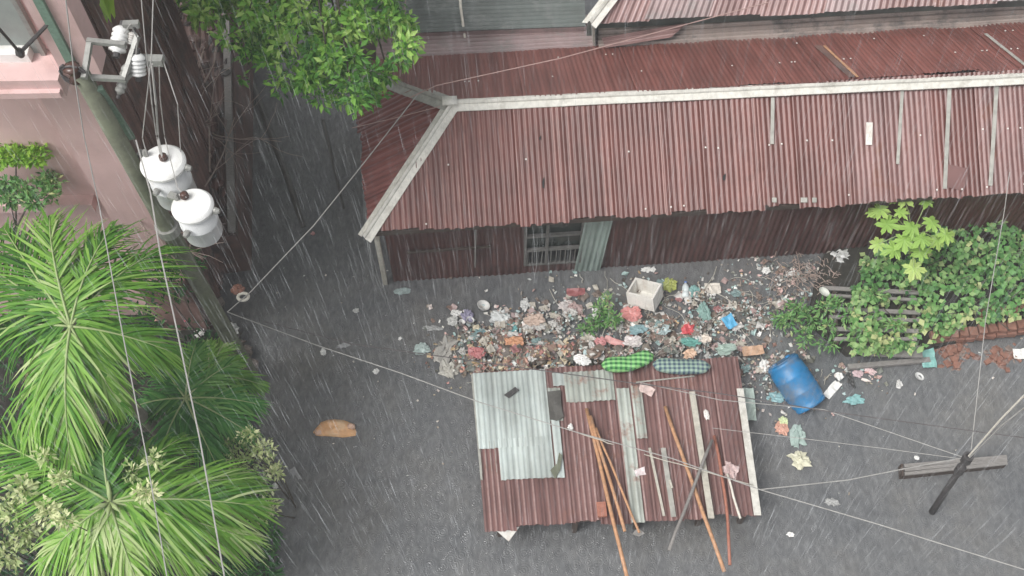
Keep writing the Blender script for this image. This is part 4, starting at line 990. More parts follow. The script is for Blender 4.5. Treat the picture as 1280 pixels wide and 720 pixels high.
bottle(857, 362, 22, 9, (.62, .68, .68), 'upright pale plastic bottle beside the teal bag near the wall', 1.5); bag(868, 364, 12, 14, (.18, .36, .34), 'small teal bag right of the upright bottle')
flat(891, 360, 20, 12, (.66, .60, .52), 'cream foam tray floating by itself near the wall', 'foam_tray', 'tray', h=.05); bag(837, 356, 14, 16, (.36, .40, .08), 'yellow-green leafy scrap right of the foam box', 'leaf_bundle', 'leaves')
flat(912, 402, 14, 14, LB, 'bright sky-blue square packet in the right of the heap', 'packet', 'packet', h=.18, rot=.5)
bag(861, 412, 15, 13, (.55, .05, .06), 'vivid red packet in the middle of the right heap', 'packet', 'packet', h=.2); bag(862, 427, 26, 10, (.10, .32, .27), 'dark teal film below the vivid red packet', h=.2)
bag(797, 412, 20, 11, (.22, .36, .38), 'blue-teal crumpled bag between green bush and vivid red packet', h=.15); bag(826, 411, 20, 12, (.36, .46, .46), 'pale teal bag left of the vivid red packet', h=.15)
bag(880, 390, 14, 20, (.20, .34, .30), 'hanging dull teal bag above the vivid red packet', h=.12); bag(908, 436, 24, 12, (.30, .40, .34), 'flat dull green bag at the right back corner of the shed', h=.4)
bag(882, 423, 15, 9, (.70, .60, .50), 'curled cream scrap right of the dark teal film', 'paper_scrap', 'paper', h=.2); bag(862, 442, 16, 10, (.62, .40, .26), 'orange-cream scrap above the plaid cushion', 'paper_scrap', 'paper', h=.45)
flat(941, 438, 26, 10, (.50, .30, .18), 'tan-brown cardboard piece left above the blue drum', 'cardboard', 'cardboard', h=.15, rot=.1)
bag(955, 458, 12, 14, WH, 'white bag tucked against the left side of the blue drum'); flat(934, 505, 20, 36, (.42, .52, .46), 'pale green striped sack hanging off the right side of the shed', 'sack', 'sack', h=.12)
cup(1030, 365, 7, (.72, .74, .66), 'round pale lid on the grey slats', h=.42, name='pale_lid', cat='lid', hh=.3)
bag(1051, 321, 22, 16, (.60, .60, .59), 'crumpled white bag against the dark corner by the wall', h=.1); bag(958, 338, 10, 8, WH, 'small white lump just left of the brushwood'); flat(988, 342, 12, 6, WH, 'small white foam chip within the brushwood', 'foam_chip', 'foam', h=.1)
bag(1049, 470, 9, 8, WH, 'small white lump on the right of the blue drum top'); flat(1040, 487, 26, 9, WH, 'long white film trailing right of the blue drum', h=.03, rot=.8)
bag(1063, 475, 6, 18, BK, 'small black scrap beside the white film', 'rag', 'rag', h=.03)
bag(1072, 467, 12, 8, (.56, .40, .42), 'pinkish scrap beneath the long plank', 'wrapper', 'wrapper', h=.03); bag(1088, 464, 12, 7, (.62, .44, .44), 'pink-white scrap beneath the long plank middle', 'wrapper', 'wrapper', h=.03)
bag(1069, 500, 22, 10, (.22, .46, .46), 'teal film floating right of the blue drum', h=.02); bag(970, 497, 20, 12, (.22, .40, .42), 'dull teal film under the left of the blue drum', h=.02)
flat(1160, 446, 17, 24, (.20, .46, .42), 'teal bag hanging at the left end of the brick edge', h=.08); cup(1149, 471, 6, (.70, .70, .68), 'small oval white lid floating below the teal bag', hh=.4, name='pale_lid', cat='lid', h=.02)
bag(1124, 480, 7, 9, (.55, .54, .52), 'small greyish scrap left of the oval white lid', h=.02); flat(1275, 442, 16, 12, WH, 'white foam block at the right edge by the bricks', 'foam_chip', 'foam', h=.06)
bag(977, 536, 15, 13, (.66, .34, .24), 'pale orange round scrap floating below the blue drum', 'food_scrap', 'food', h=.02); bag(979, 526, 10, 10, (.60, .68, .36), 'pale lime scrap just above the orange one', 'food_scrap', 'food', h=.02)
bag(997, 545, 14, 26, (.32, .42, .38), 'grey-green film beside the pale orange scrap', h=.01, crump=.8); bag(1000, 575, 20, 18, (.60, .58, .42), 'cluster of pale yellow scraps below the film', 'food_scrap', 'food', h=.01, crump=1.0)
bag(988, 668, 8, 5, WH, 'small white chip alone in the water near the bottom right', 'foam_chip', 'foam', h=.02); bag(1040, 628, 16, 8, (.34, .34, .33), 'greyish film low in the water under the pale wires', h=.005); bag(1146, 572, 6, 4, WH, 'white chip resting on the plank platform', 'foam_chip', 'foam', h=.17)
bag(404, 440, 6, 8, WH, 'small white scrap under the long pale wire, nearer the pole', 'foam_chip', 'foam', h=.02); bag(470, 464, 7, 6, WH, 'small white scrap right of the other, under the long wire', 'foam_chip', 'foam', h=.02)
bag(430, 432, 18, 5, (.34, .34, .34), 'thin grey film floating beside the white scrap under the wire', h=.005); bag(500, 423, 4, 4, WH, 'tiny white dot of foam in the open water above the long wire', 'foam_chip', 'foam', h=.02)
bag(541, 410, 22, 6, (.36, .36, .35), 'pair of dim grey scraps left of the rubbish heap', h=.01); bag(503, 364, 18, 8, (.30, .38, .37), 'pale blue-grey bag floating at the house corner', h=.01)
bag(445, 388, 7, 5, (.5, .5, .48), 'small pale chip in mid water above the orange bundle', 'foam_chip', 'foam', h=.01); bag(344, 607, 7, 7, WH, 'small white chip at the edge of the variegated shrub', 'foam_chip', 'foam', h=.02)
bag(808, 337, 12, 6, WH, 'pair-like white chip against the wall, left of two', 'foam_chip', 'foam', h=.03); bag(816, 337, 6, 6, WH, 'tiny white chip against the wall right beside its twin', 'foam_chip', 'foam', h=.03)
flat(372, 598, 8, 26, (.30, .30, .30), 'faint grey strip slanting in the water below the orange bundle', h=.004, rot=.6); bag(391, 292, 5, 4, (.6, .3, .28), 'tiny pink chip at the mouth of the dark alley', 'foam_chip', 'foam', h=.02)
flat(808, 487, 20, 9, (.62, .46, .42), 'pinkish scrap lying on the shed roof below the plaid cushion', 'scrap', 'scrap', h=.42, rot=-.5); flat(800, 590, 14, 8, (.70, .60, .60), 'white-pink chip on the shed roof beside the pale strips', 'scrap', 'scrap', h=.57, rot=.3)
bag(913, 589, 18, 20, (.56, .40, .38), 'pale pink crumpled rag near the right edge of the shed roof', 'rag', 'rag', h=.56); bag(883, 518, 6, 11, (.70, .66, .62), 'tiny white scrap on the shed right of the flat plank', 'scrap', 'scrap', h=.48); bag(713, 534, 6, 7, WH, 'tiny white knot left of the tan pole bundle', 'scrap', 'scrap', h=.5)
bag(232, 394, 9, 18, (.42, .03, .06), 'crimson cloth hanging by the dark pole foot', 'cloth', 'cloth', h=.5); bag(204, 394, 22, 14, (.52, .30, .24), 'salmon pink bag between the palms and the pole foot', h=.5)
bag(249, 416, 10, 10, WH, 'white lump right above the small palm frond', h=.3); bag(289, 412, 16, 16, (.45, .45, .43), 'grey crumpled film hugging the pole base', h=.25, crump=.8); bag(258, 402, 14, 10, (.30, .30, .28), 'dark grey bag behind the pole foot', h=.3)
# sundry mid-size wrappers in the heap: nothing tells these apart but colour
cols = {'pale': (.60, .57, .52), 'pinkish': (.52, .30, .27), 'brown': (.26, .17, .12), 'teal': (.18, .34, .33), 'cream': (.55, .48, .36), 'red': (.44, .12, .11)}
for k in range(125):
    for _ in range(80):
        px_, py_ = ru(560, 1050), ru(345, 465)
        if rnd() < dens(px_, py_) and not (590 < px_ < 930 and py_ > 452): break
    nm = random.choice(list(cols) + ['pale', 'pale', 'cream', 'brown']); c = cols[nm]
    zn = 'behind the pale shed sheet' if px_ < 700 else 'around the small green bush' if px_ < 800 else 'between foam box and plaid cushion' if px_ < 900 else 'near the weeds and blue drum'
    g_ = sum(c) / 3; c = tuple(x * .6 + g_ * .3 for x in c)
    (flat if k % 2 else bag)(px_, py_, ru(6, 13), ru(4, 9), c, 'small %s wrapper in the rubbish heap, %s' % (nm, zn), 'wrapper', 'wrapper', h=heaph(px_, py_) + .04, grp='small %s wrappers in the heap %s' % (nm, zn), **({'rot': rnd() * 3} if k % 2 else {'crump': .9}))

# ================================================================== VEGETATION
def leaf(mb, p, d, nrm, L, W, r):
    d = V(d).normalized(); s_ = d.cross(nrm)
    if s_.length < 1e-3: s_ = d.orthogonal()
    s_.normalize(); up = s_.cross(d)
    vs = [p, p + d * L * .45 + s_ * W / 2 + up * L * .06, p + d * L - up * L * .1, p + d * L * .45 - s_ * W / 2 + up * L * .06, p + d * L * .5 - up * .0]
    mb.add(vs, [(0, 1, 4), (1, 2, 4), (2, 3, 4), (3, 0, 4)], rn=r)
def rdir(): 
    return V((random.gauss(0, 1), random.gauss(0, 1), random.gauss(0, 1))).normalized()
def leafcloud(mb, c, rx, ry, rz_, n, L, asp=.45, bias=0.0, hollow=.5, flatn=.7):
    c = V(c)
    for _ in range(n):
        d = rdir(); k = hollow + (1 - hollow) * rnd(); p = c + V((d.x * rx * k, d.y * ry * k, d.z * rz_ * k))
        ld = (d * .8 + rdir() * .8 + V((0, 0, -.15))).normalized(); nn = (V((0, 0, 1)) * flatn + rdir() * .6).normalized()
        r = min(1, max(0, random.gauss(.45 + bias, .2))); l_ = L * ru(.65, 1.25); leaf(mb, p, ld, nn, l_, l_ * asp, r)
# big tree crown upper centre-left
tb = at(400, -160, 0)
tree = empty('leafy_tree', tb, 'large bright green leafy tree overhanging the alley at the top', 'tree')
mb = MB(); mb.tube([tb, tb + V((.1, .0, 2)), tb + V((-.1, -.3, 4.0))], .2, 10, .13); mb.build('trunk', 'bark', tree, True)
mb = MB(); rs = random.Random(2); tips = []
tree_out = [(215, -25), (235, 8), (262, 28), (285, 55), (296, 78), (318, 92), (335, 110), (372, 120), (405, 125), (440, 128), (462, 132), (470, 100), (512, 85), (516, 40), (512, -30)]
mbl = MB()
for k in range(215):
    for _ in range(60):
        px_, py_ = ru(215, 520), ru(-70, 132)
        if inpoly(px_, py_, tree_out) or py_ < -25: break
    if 455 < px_ < 500 and 45 < py_ < 85: continue
    if 300 < px_ < 350 and 75 < py_ < 95 and rnd() < .6: continue
    h = 4.6 + ru(-.7, .5); c = at(px_, py_, h); yb = (-.08 if py_ > 60 else .08)
    if 330 < px_ < 480 and py_ < 60: yb += .08
    leafcloud(mbl, c, .17, .17, .13, 46, .125, .46, yb + .22 + ru(-.18, .18), .15); tips.append(c)
for (px_, py_) in ((485, 92), (476, 118), (303, 98), (345, 108), (322, 62), (466, 128), (353, 118)):
    c = at(px_, py_, 4.2); leafcloud(mbl, c, .07, .08, .08, 14, .12, .42, .05, .2); tips.append(c)
for k in range(150):  # unseen crown clusters out of view, added to shade and darken the alley
    c = at(ru(190, 520), ru(-330, -20), 4.6 + ru(-.8, 1.2)); leafcloud(mbl, c, .3, .3, .22, 34, .17, .5, ru(-.1, .1), .15)
tag(mbl.build('crown', 'leaf_tree', tree), kind='stuff')
root = tb + V((-.1, -.3, 4.0)); mb = MB()
for i in range(0, len(tips), 7):
    T = tips[i]; mid = lerp(root, T, .5) + V((ru(-.2, .2), ru(-.2, .2), .15)); mb.tube([root, mid, T], .045, 6, .01)
mb.build('branches', 'bark', tree, True)
branchy('dead_branch', 'bare grey twigs poking out of the tree over the grey-green roof', [((500, 95, 3.0), (520, 20, 3.0), .012)], seed=21)
# lime plant at the top left between column and arms
lp = empty('banana_leaf_plant', at(135, 12, 6.3), 'single lime-yellow leaf cluster at the top edge by the pole arms', 'plant'); mb = MB()
for k in range(6): leaf(mb, at(126 + ru(-4, 8), -14 + ru(-4, 4), 6.6), V((ru(0, .35), -.5, -.25)), V((0, 0, 1)), .36, .11, ru(.6, 1))
mb.build('leaves', 'leaf_lime', lp); mb = MB(); mb.tube([at(128, -14, 6.6) + V((-.9, .5, .1)), at(128, -14, 6.6)], .025, 6); mb.build('stem', 'stem_green', lp)
# shrub on the pink wall: two clumps
sh = empty('wall_shrub', at(25, 250, 4.0), 'shrub with a lime upper clump and dark lower clump in front of the pink wall', 'shrub')
mb = MB()
for (px_, py_, n_, b_) in ((5, 178, 60, .25), (28, 176, 70, .3), (50, 182, 55, .2), (20, 195, 60, .1), (0, 200, 50, 0), (45, 196, 45, .05)): leafcloud(mb, at(px_, py_, 4.5), .16, .12, .09, n_ * 3, .085, .5, b_, .1)
mb.build('upper_foliage', 'leaf_lime', sh); mb = MB()
for (px_, py_, n_, b_) in ((8, 232, 60, 0), (30, 238, 60, .1), (55, 225, 50, .2), (66, 230, 40, .25), (40, 252, 50, 0), (12, 250, 50, 0), (60, 242, 30, .1), (-5, 240, 40, 0)): leafcloud(mb, at(px_, py_, 4.0), .14, .12, .1, n_ * 3, .085, .45, b_, .1)
mb.build('lower_foliage', 'leaf_vine', sh); mb = MB()
for (px_, py_, h_) in ((20, 190, 4.4), (50, 228, 3.95), (10, 240, 3.9)): mb.tube([at(20, 330, 2.2), at(20, 285, 3.2), at(px_, py_, h_)], .02, 6, .008)
mb.build('stems', 'bark', sh)

# palms
def frond(parent, base, tip, mat, arch=.35, width=.42, nl=66, bias=0.0, droop=.25, rr=.016, seed=1):
    rs = random.Random(seed); base, tip = V(base), V(tip); L = (tip - base).length
    mid = lerp(base, tip, .5) + V((0, 0, arch * L)); mb = MB(); P = []
    for i in range(nl + 1):
        t = i / nl; P.append(base * (1 - t) ** 2 + mid * 2 * t * (1 - t) + tip * t * t)
    fb = rs.uniform(-.1, .1) + bias
    for i in range(4, nl + 1):
        t = i / nl; d = (P[i] - P[i - 1]).normalized(); s_ = d.cross(V((0, 0, 1))).normalized(); up = s_.cross(d)
        prof = (math.sin(math.pi * (.12 + .80 * t)) ** .65) * width * L * .55
        for sg in (-1, 1):
            ang = R(58 - 42 * t + rs.uniform(-10, 10)); ln = prof * rs.uniform(.75, 1.25) * 1.25; dk = rs.uniform(.5, 2.0)
            dd = d * math.cos(ang) + s_ * sg * math.sin(ang) + up * rs.uniform(.05, .28); dd.normalize()
            w_ = .029 * rs.uniform(.7, 1.25); q = P[i]; vs = []; rn = []
            base_r = min(.9, max(0, .44 + fb + rs.gauss(0, .15)))
            N = 4; cur = V(q); dir_ = V(dd)
            for j in range(N + 1):
                ww = w_ * (.55, 1, .9, .6, .05)[j]; e_ = dir_.cross(up).normalized()
                vs += [cur + e_ * ww / 2 - up * .004, cur - e_ * ww / 2 - up * .004]; rn += [min(1, base_r + .17 * j / N * rs.uniform(.2, 1.8))] * 2
                dir_ = (dir_ + V((0, -.05 * dk, -droop * dk)) + d * .10).normalized(); cur = cur + dir_ * ln / N
            mb.add(vs, [(2 * j, 2 * j + 1, 2 * j + 3, 2 * j + 2) for j in range(N)], rn=rn)
    o = mb.build('frond', mat, parent)
    m2 = MB(); m2.tube(P[::6] + [P[-1]], rr, 6, .004); m2.build('midrib', 'stem_green', o, True)
    return o
def palm(label, cx, cy, h, tips, mat='leaf_palm', foot=None, arch=.22, bias=0, seed=1, width=.9, cat='palm tree'):
    c = at(cx, cy, h); e = empty('palm_tree', V((c.x, c.y, 0)), label, cat)
    mb = MB(); mb.tube([V((c.x + .1, c.y + .1, 0)), V((c.x + .03, c.y, h * .5)), c + V((0, 0, -.35))], .09, 12, .06); mb.build('trunk', 'palm_trunk', e, True)
    mb = MB(); mb.tube([c + V((0, 0, -.4)), c + V((0, 0, -.15)), c + V((0, 0, .02))], .06, 10, .03); mb.build('crownshaft', 'stem_green', e, True)
    for i, tdef in enumerate(tips):
        tx_, ty_, dz = tdef[:3]; b_ = tdef[3] if len(tdef) > 3 else 0; m_ = tdef[4] if len(tdef) > 4 else mat
        frond(e, c, at(tx_, ty_, h + dz), m_, arch, width, 82, bias + b_, .30, seed=seed * 50 + i)
    return e
palm('tall palm with broad bright fronds at the left edge below the pink wall', 88, 408, 4.6,
     [(-40, 320, -.3), (5, 285, -.1, -.1), (62, 272, .1, .1), (140, 285, .0, 0), (205, 310, -.3, -.05), (-35, 425, -.6, -.1), (35, 545, -.8, .1), (88, 575, -.8, .3), (150, 505, -.7, .15), (215, 440, -.6, .1), (60, 520, -1.3, 0, 'leaf_dry')], seed=1, width=.85)
palm('lower palm with spreading fronds and pale central bud in the bottom left', 138, 628, 3.6,
     [(128, 535, .1, -.15), (30, 575, -.4, 0), (-20, 545, -.5, .05), (52, 705, -.4, .1), (100, 735, -.4, .2), (175, 735, -.4, .3), (245, 705, -.5, .1), (305, 672, -.6, .25), (318, 632, -.5, .2), (312, 598, -.6, .15), (225, 548, -.5, -.1), (265, 655, -1.1, 0, 'leaf_dry')], seed=2, bias=.02, width=.85)
palm('small dark green palm between the two larger palms and the pole foot', 232, 498, 2.2,
     [(322, 505, -.3, 0), (310, 540, -.3, 0), (290, 455, -.1, .1), (245, 430, .1, 0), (190, 440, -.2, -.1), (165, 510, -.3, -.1), (200, 570, -.3, -.1), (270, 580, -.2, -.1)], mat='leaf_palm_dark', seed=3, width=.8)
palm('small young palm with short bright fronds beside the pole base', 262, 470, 1.2, [(285, 422, .3, .25), (300, 450, .2, .2), (262, 430, .3, .1), (325, 480, .1, .05)], seed=4, width=.7)
# bud on palm two
pb = [o for o in bpy.data.objects if o.name == 'palm_tree.001'][0]; c = at(138, 628, 3.62)
for a_ in (100, 215, 280, 320): 
    mb = MB(); d = V((math.cos(R(a_)), math.sin(R(a_)), .45)).normalized(); mb.tube([c, c + d * .10, c + d * .24], [.012, .03, .006], 6); mb.build('bud', 'stem_green', pb, True)
# shrubs around
def shrub(name, label, blobs, mat, L, asp=.45, cat='shrub', stemfoot=None, bias=0, flatn=.7, crownname='foliage'):
    c0 = at(*blobs[0][:3]); e = empty(name, V((c0.x, c0.y, 0)), label, cat); mb = MB()
    for b_ in blobs:
        px_, py_, h_, rx, ry, rz_, n_ = b_[:7]; leafcloud(mb, at(px_, py_, h_), rx, ry, rz_, n_, L, asp, bias + (b_[7] if len(b_) > 7 else 0), .15, flatn)
    o = mb.build(crownname, mat, e); mb = MB()
    for b_ in blobs:
        t_ = at(b_[0], b_[1], b_[2]); f_ = V((c0.x + (t_.x - c0.x) * .3, c0.y + (t_.y - c0.y) * .3, -.1)); mb.tube([f_, lerp(f_, t_, .5) + V((ru(-.05, .05), ru(-.05, .05), 0)), t_], .014, 5, .005)
    mb.build('stems', 'bark', e); return e
shrub('variegated_shrub', 'cream and green variegated shrub in the bottom left corner', [(60, 640, 3.75, .14, .14, .1, 90, .25), (30, 610, 3.6, .16, .16, .1, 90, .2), (15, 640, 3.3, .25, .2, .15, 190, .05), (50, 605, 3.3, .16, .16, .1, 110, .2), (10, 690, 3.0, .25, .25, .2, 190), (35, 665, 3.1, .18, .2, .15, 130), (50, 580, 2.3, .15, .15, .1, 50, .2), (60, 585, 3.5, .12, .12, .1, 60, .35), (68, 630, 3.5, .1, .1, .1, 60, .35), (20, 590, 2.1, .2, .2, .1, 80)], 'leaf_variegated', .085, .5, bias=.12)
shrub('variegated_shrub', 'pale flowering shrub tips poking up around the heart of the lower palm', [(182, 615, 4.0, .16, .12, .08, 120, .4), (75, 600, 4.0, .12, .1, .08, 80, .35), (82, 650, 4.0, .12, .1, .08, 80, .35), (55, 570, 4.0, .1, .1, .08, 60, .25), (192, 575, 3.9, .12, .1, .08, 60, .25), (165, 590, 3.7, .12, .12, .1, 40, .1)], 'leaf_variegated', .075, .4)
shrub('bank_shrub', 'olive small-leaved shrub along the water edge right of the lower palm', [(320, 560, .9, .25, .2, .2, 160), (335, 585, .8, .16, .2, .2, 110, .1), (300, 580, 1.9, .25, .25, .2, 225), (325, 640, .9, .2, .25, .2, 150, .15), (322, 610, .8, .2, .2, .2, 90), (280, 560, 1.9, .25, .2, .2, 165, -.1)], 'leaf_variegated', .065, .5, bias=0)
shrub('variegated_shrub', 'white-flecked shrub at the water edge right of the lower palm fronds', [(330, 560, 2.1, .16, .16, .12, 90, .3), (345, 590, 1.9, .12, .14, .12, 80, .35), (338, 635, 1.9, .14, .16, .12, 90, .35), (310, 545, 2.2, .14, .12, .1, 70, .2)], 'leaf_variegated', .07, .45)
shrub('fern_shrub', 'deep green ferny shrub at the bottom beside the water', [(320, 690, .9, .25, .3, .2, 170, .1), (290, 715, .9, .3, .3, .2, 200), (340, 670, .8, .12, .15, .15, 70, .25), (335, 712, .8, .15, .2, .2, 90)], 'leaf_dark', .13, .25, bias=.2)
shrub('dark_shrub', 'dark undergrowth behind the lower transformer and pole', [(215, 330, 2.4, .3, .25, .2, 200, .1), (240, 330, 2.2, .18, .2, .2, 110, .2), (195, 350, 2.4, .25, .25, .2, 160), (225, 360, 1.5, .2, .2, .2, 110, 0), (180, 400, 1.5, .3, .3, .2, 140), (195, 500, .8, .4, .3, .2, 200), (150, 560, 1.6, .4, .3, .2, 160)], 'leaf_dark', .10, .35)
# garden floor under palms (bank)
mb = MB(); bankpts = [(150, 300), (232, 345), (262, 395), (305, 470), (300, 500), (318, 560), (330, 620), (335, 740), (330, 900), (-250, 900), (-250, 260)]
mb.prism([at(x_, y_, .18) for x_, y_ in bankpts], V((0, 0, -1.2))); tag(mb.build('garden_bank', 'soil_dark'), kind='structure')
mb = MB()
for k in range(5200):
    px_, py_ = ru(-60, 335), ru(300, 740)
    if not inpoly(px_, py_, bankpts): continue
    leafcloud(mb, at(px_, py_, .3 + ru(0, .35)), .05, .05, .04, 1, .12, .4, ru(-.2, .1), .2)
tag(mb.build('undergrowth', 'leaf_dark'), 'dense dark green undergrowth beneath the palms', 'undergrowth', kind='stuff')
# earthy roots by the pole foot
mb = MB()
for k in range(120):
    t_ = rnd(); px_, py_ = 225 + 80 * t_ + ru(-22, 16), 330 + 130 * t_ + ru(-10, 10); vs, fs = lump(at(px_, py_, .12), ru(.06, .16), ru(.06, .14), ru(.04, .09), k, 1, .6); mb.add(vs, fs, col=random.choice([(.07, .055, .045), (.11, .09, .075), (.05, .045, .04), (.18, .15, .13)]))
tag(mb.build('bank_rubble', 'litter_tint'), 'dark earth and rubble lining the bank by the pole foot', 'rubble', kind='stuff')
branchy('dead_branch', 'dry brown frond stalks hanging behind the pole over the garden bank', [((150, 240, 3.6), (185, 300, 3.0), .02), ((165, 225, 3.6), (205, 340, 2.6), .018)], seed=33)

# bush in the rubbish
shrub('small_bush', 'small green bush growing out of the rubbish by the foam box', [(752, 388, .30, .18, .13, .1, 110, .1), (742, 405, .25, .2, .1, .08, 100), (765, 400, .28, .15, .13, .1, 90, .1), (730, 412, .2, .12, .08, .06, 40), (760, 375, .3, .1, .1, .08, 40, .25)], 'leaf_vine', .10, .3)
# vine patch
mb = MB(); VINE = [(1062, 440), (1054, 400), (1066, 360), (1080, 320), (1105, 300), (1150, 285), (1205, 275), (1330, 268), (1340, 385), (1240, 400), (1180, 420), (1140, 440)]
vroot = at(1190, 350, 0); vine = empty('vine_thicket', vroot, 'broad thicket of green vine leaves between the wall and the brick edge', 'vine')
def vh(px, py): return .45 + .35 * noise.noise(V((px / 55, py / 40, 7))) + .15 * noise.noise(V((px / 20, py / 16, 2)))
for k in range(5200):
    px_, py_ = ru(1065, 1335), ru(262, 445)
    if not inpoly(px_, py_, VINE): continue
    if noise.noise(V((px_ / 24, py_ / 18, 4))) < -.28: continue
    if 1112 < px_ < 1150 and 358 < py_ < 395 and rnd() < .7: continue
    h = vh(px_, py_) + ru(-.15, .08); b_ = .35 * noise.noise(V((px_ / 30, py_ / 24, 8))) + (.12 if px_ < 1170 and py_ > 370 else 0)
    p = at(px_, py_, h); ld = (rdir() + V((0, -.5, -.3))).normalized(); L = ru(.07, .14)
    leaf(mb, p, ld, (V((0, -.35, 1)) + rdir() * .45).normalized(), L, L * .75, min(1, max(0, random.gauss(.55 + b_ * 1.3, .2))))
tag(mb.build('vine_leaves', 'leaf_vine', vine), kind='stuff')
mb = MB()
for k in range(60):
    px_, py_ = ru(1080, 1320), ru(285, 420); a = at(px_, py_, .1); mb.tube([a, a + V((ru(-.3, .3), ru(-.2, .2), .25)), a + V((ru(-.6, .6), ru(-.3, .3), .4))], .012, 5, .005)
tag(mb.build('vine_stems', 'bark', vine), kind='stuff')
mb = MB(); mb.prism([at(x_, y_, .12) for x_, y_ in ((1030, 318), (1075, 300), (1400, 262), (1400, 395), (1285, 402), (1160, 436), (1060, 442), (1010, 400), (1020, 350))], V((0, 0, -1))); tag(mb.build('earth_mound', 'soil_dark'), kind='structure')
shrub('weed_clump', 'sprawling green weeds left of the grey slats above the blue drum', [(1000, 385, .25, .22, .2, .12, 130, 0), (985, 400, .2, .18, .2, .1, 90, .1), (1015, 400, .3, .2, .2, .12, 100), (1005, 420, .25, .15, .2, .1, 80, .05), (1045, 378, .5, .22, .10, .06, 70, .1), (1095, 368, .55, .2, .12, .08, 90, .15), (1120, 405, .5, .2, .12, .08, 90, .15), (1035, 408, .45, .16, .10, .06, 50, .1), (1030, 385, .45, .2, .14, .08, 60, .1), (975, 400, .2, .16, .16, .08, 60), (1035, 430, .3, .2, .12, .08, 70), (1060, 395, .45, .12, .2, .1, 60, .1), (1068, 420, .4, .16, .16, .1, 70, .15), (1100, 435, .35, .2, .12, .1, 90, .25)], 'leaf_vine', .10, .35, 'weeds')
# brushwood by the wall
mb = MB()
for k in range(170):
    px_, py_ = random.gauss(1000, 24), random.gauss(345, 13)
    if px_ > 1050: continue
    a = at(px_, py_, .12); d = rdir() * ru(.08, .2); d.z = abs(d.z) * .4; mb.tube([a, a + d * .6 + V((0, 0, .02)), a + d], .006, 4)
tag(mb.build('brushwood', 'dead_twig'), 'tangle of dry brown twigs caught near the wall corner', 'brushwood', kind='stuff')
# young lobed tree
yt = empty('papaya_tree', at(1142, 345, .2), 'young yellow-green tree with lobed leaves in front of the eave', 'tree')
def lobed(c, rad, up, rot, r, tilt):
    mb = MB(); n_ = V((tilt[0], tilt[1], 1)).normalized(); a = n_.orthogonal().normalized(); b = n_.cross(a); c = V(c); vs = [c]; rn = [r * .8]; K = 7; fs = []
    ring = []
    for i in range(K):
        an0 = rot + 2 * math.pi * (i + .0) / K * .92; lob = rad * (1.0 if i in (2, 3, 4) else .8) * ru(.85, 1.1)
        for (da, rr_) in ((-.41, .48), (-.27, .78), (-.14, .80), (0, 1.0), (.14, .80), (.27, .78)):
            an = an0 + da; q = c + (a * math.cos(an) + b * math.sin(an)) * lob * rr_ - n_ * (.22 * rad * rr_ * rr_) + n_ * ru(-.01, .01); vs.append(q); rn.append(min(1, r + .1 * rr_))
    m_ = len(vs) - 1
    for i in range(m_): fs.append((0, 1 + i, 1 + (i + 1) % m_))
    mb.add(vs, fs, rn=rn); return mb
stem_top = at(1142, 288, 1.35)
mb = MB(); mb.tube([at(1142, 345, .0), at(1145, 318, .7), stem_top], .028, 8, .015); mb.build('trunk', 'stem_green', yt, True)
for (px_, py_, h_, rd) in ((1128, 245, 1.75, .16), (1158, 252, 1.7, .12), (1100, 262, 1.6, .14), (1108, 280, 1.55, .15), (1165, 277, 1.6, .14), (1182, 293, 1.5, .14), (1140, 285, 1.6, .14), (1118, 312, 1.3, .14), (1098, 305, 1.25, .12), (1150, 315, 1.3, .14), (1142, 335, 1.1, .15), (1172, 300, 1.35, .12), (1130, 300, 1.5, .14), (1152, 298, 1.55, .13), (1125, 265, 1.7, .10), (1090, 264, 1.5, .1)):
    c = at(px_, py_, h_); d = (c - stem_top)
    o = lobed(c, rd * 1.55, None, rnd() * 6, ru(.35, .8) if py_ < 320 else .95, (d.x * .6, d.y * .6)).build('leaf', 'leaf_young', yt)
    m2 = MB(); m2.tube([stem_top + V((0, 0, -.1)), lerp(stem_top, c, .5) + V((0, 0, .04)), c], .007, 5); m2.build('leaf_stalk', 'stem_green', o)

# grey slats / pallet
pal_ = empty('wooden_pallet', at(1075, 385, .3), 'weathered grey slatted pallet half covered by vines and weeds', 'pallet')
for (a, b, wd) in (((1028, 360), (1148, 366), .07), ((1030, 369), (1146, 375), .05), ((1034, 386), (1150, 391), .07), ((1036, 396), (1150, 401), .06), ((1038, 411), (1148, 414), .07), ((1042, 424), (1146, 424), .06)):
    mb = MB(); mb.bar(at(a[0], a[1], .33), at(b[0], b[1], .36), wd, .025); mb.build('slat', 'timber_grey', pal_)
for px_ in (1042, 1082, 1140):
    mb = MB(); mb.bar(at(px_, 356, .29), at(px_ + 4, 430, .29), .05, .05); mb.build('bearer', 'timber_dark', pal_)
mb = MB(); mb.bar(at(1076, 437, .22), at(1152, 440, .22), .2, .04); tag(mb.build('timber_plank', 'timber_grey'), 'wide grey board in front of the pallet under yellowing vines', 'plank')
mb = MB(); mb.bar(at(1060, 459, .06), at(1162, 450, .06), .08, .06); tag(mb.build('timber_plank', 'timber_grey'), 'long narrow plank at the waterline below the weeds', 'plank')
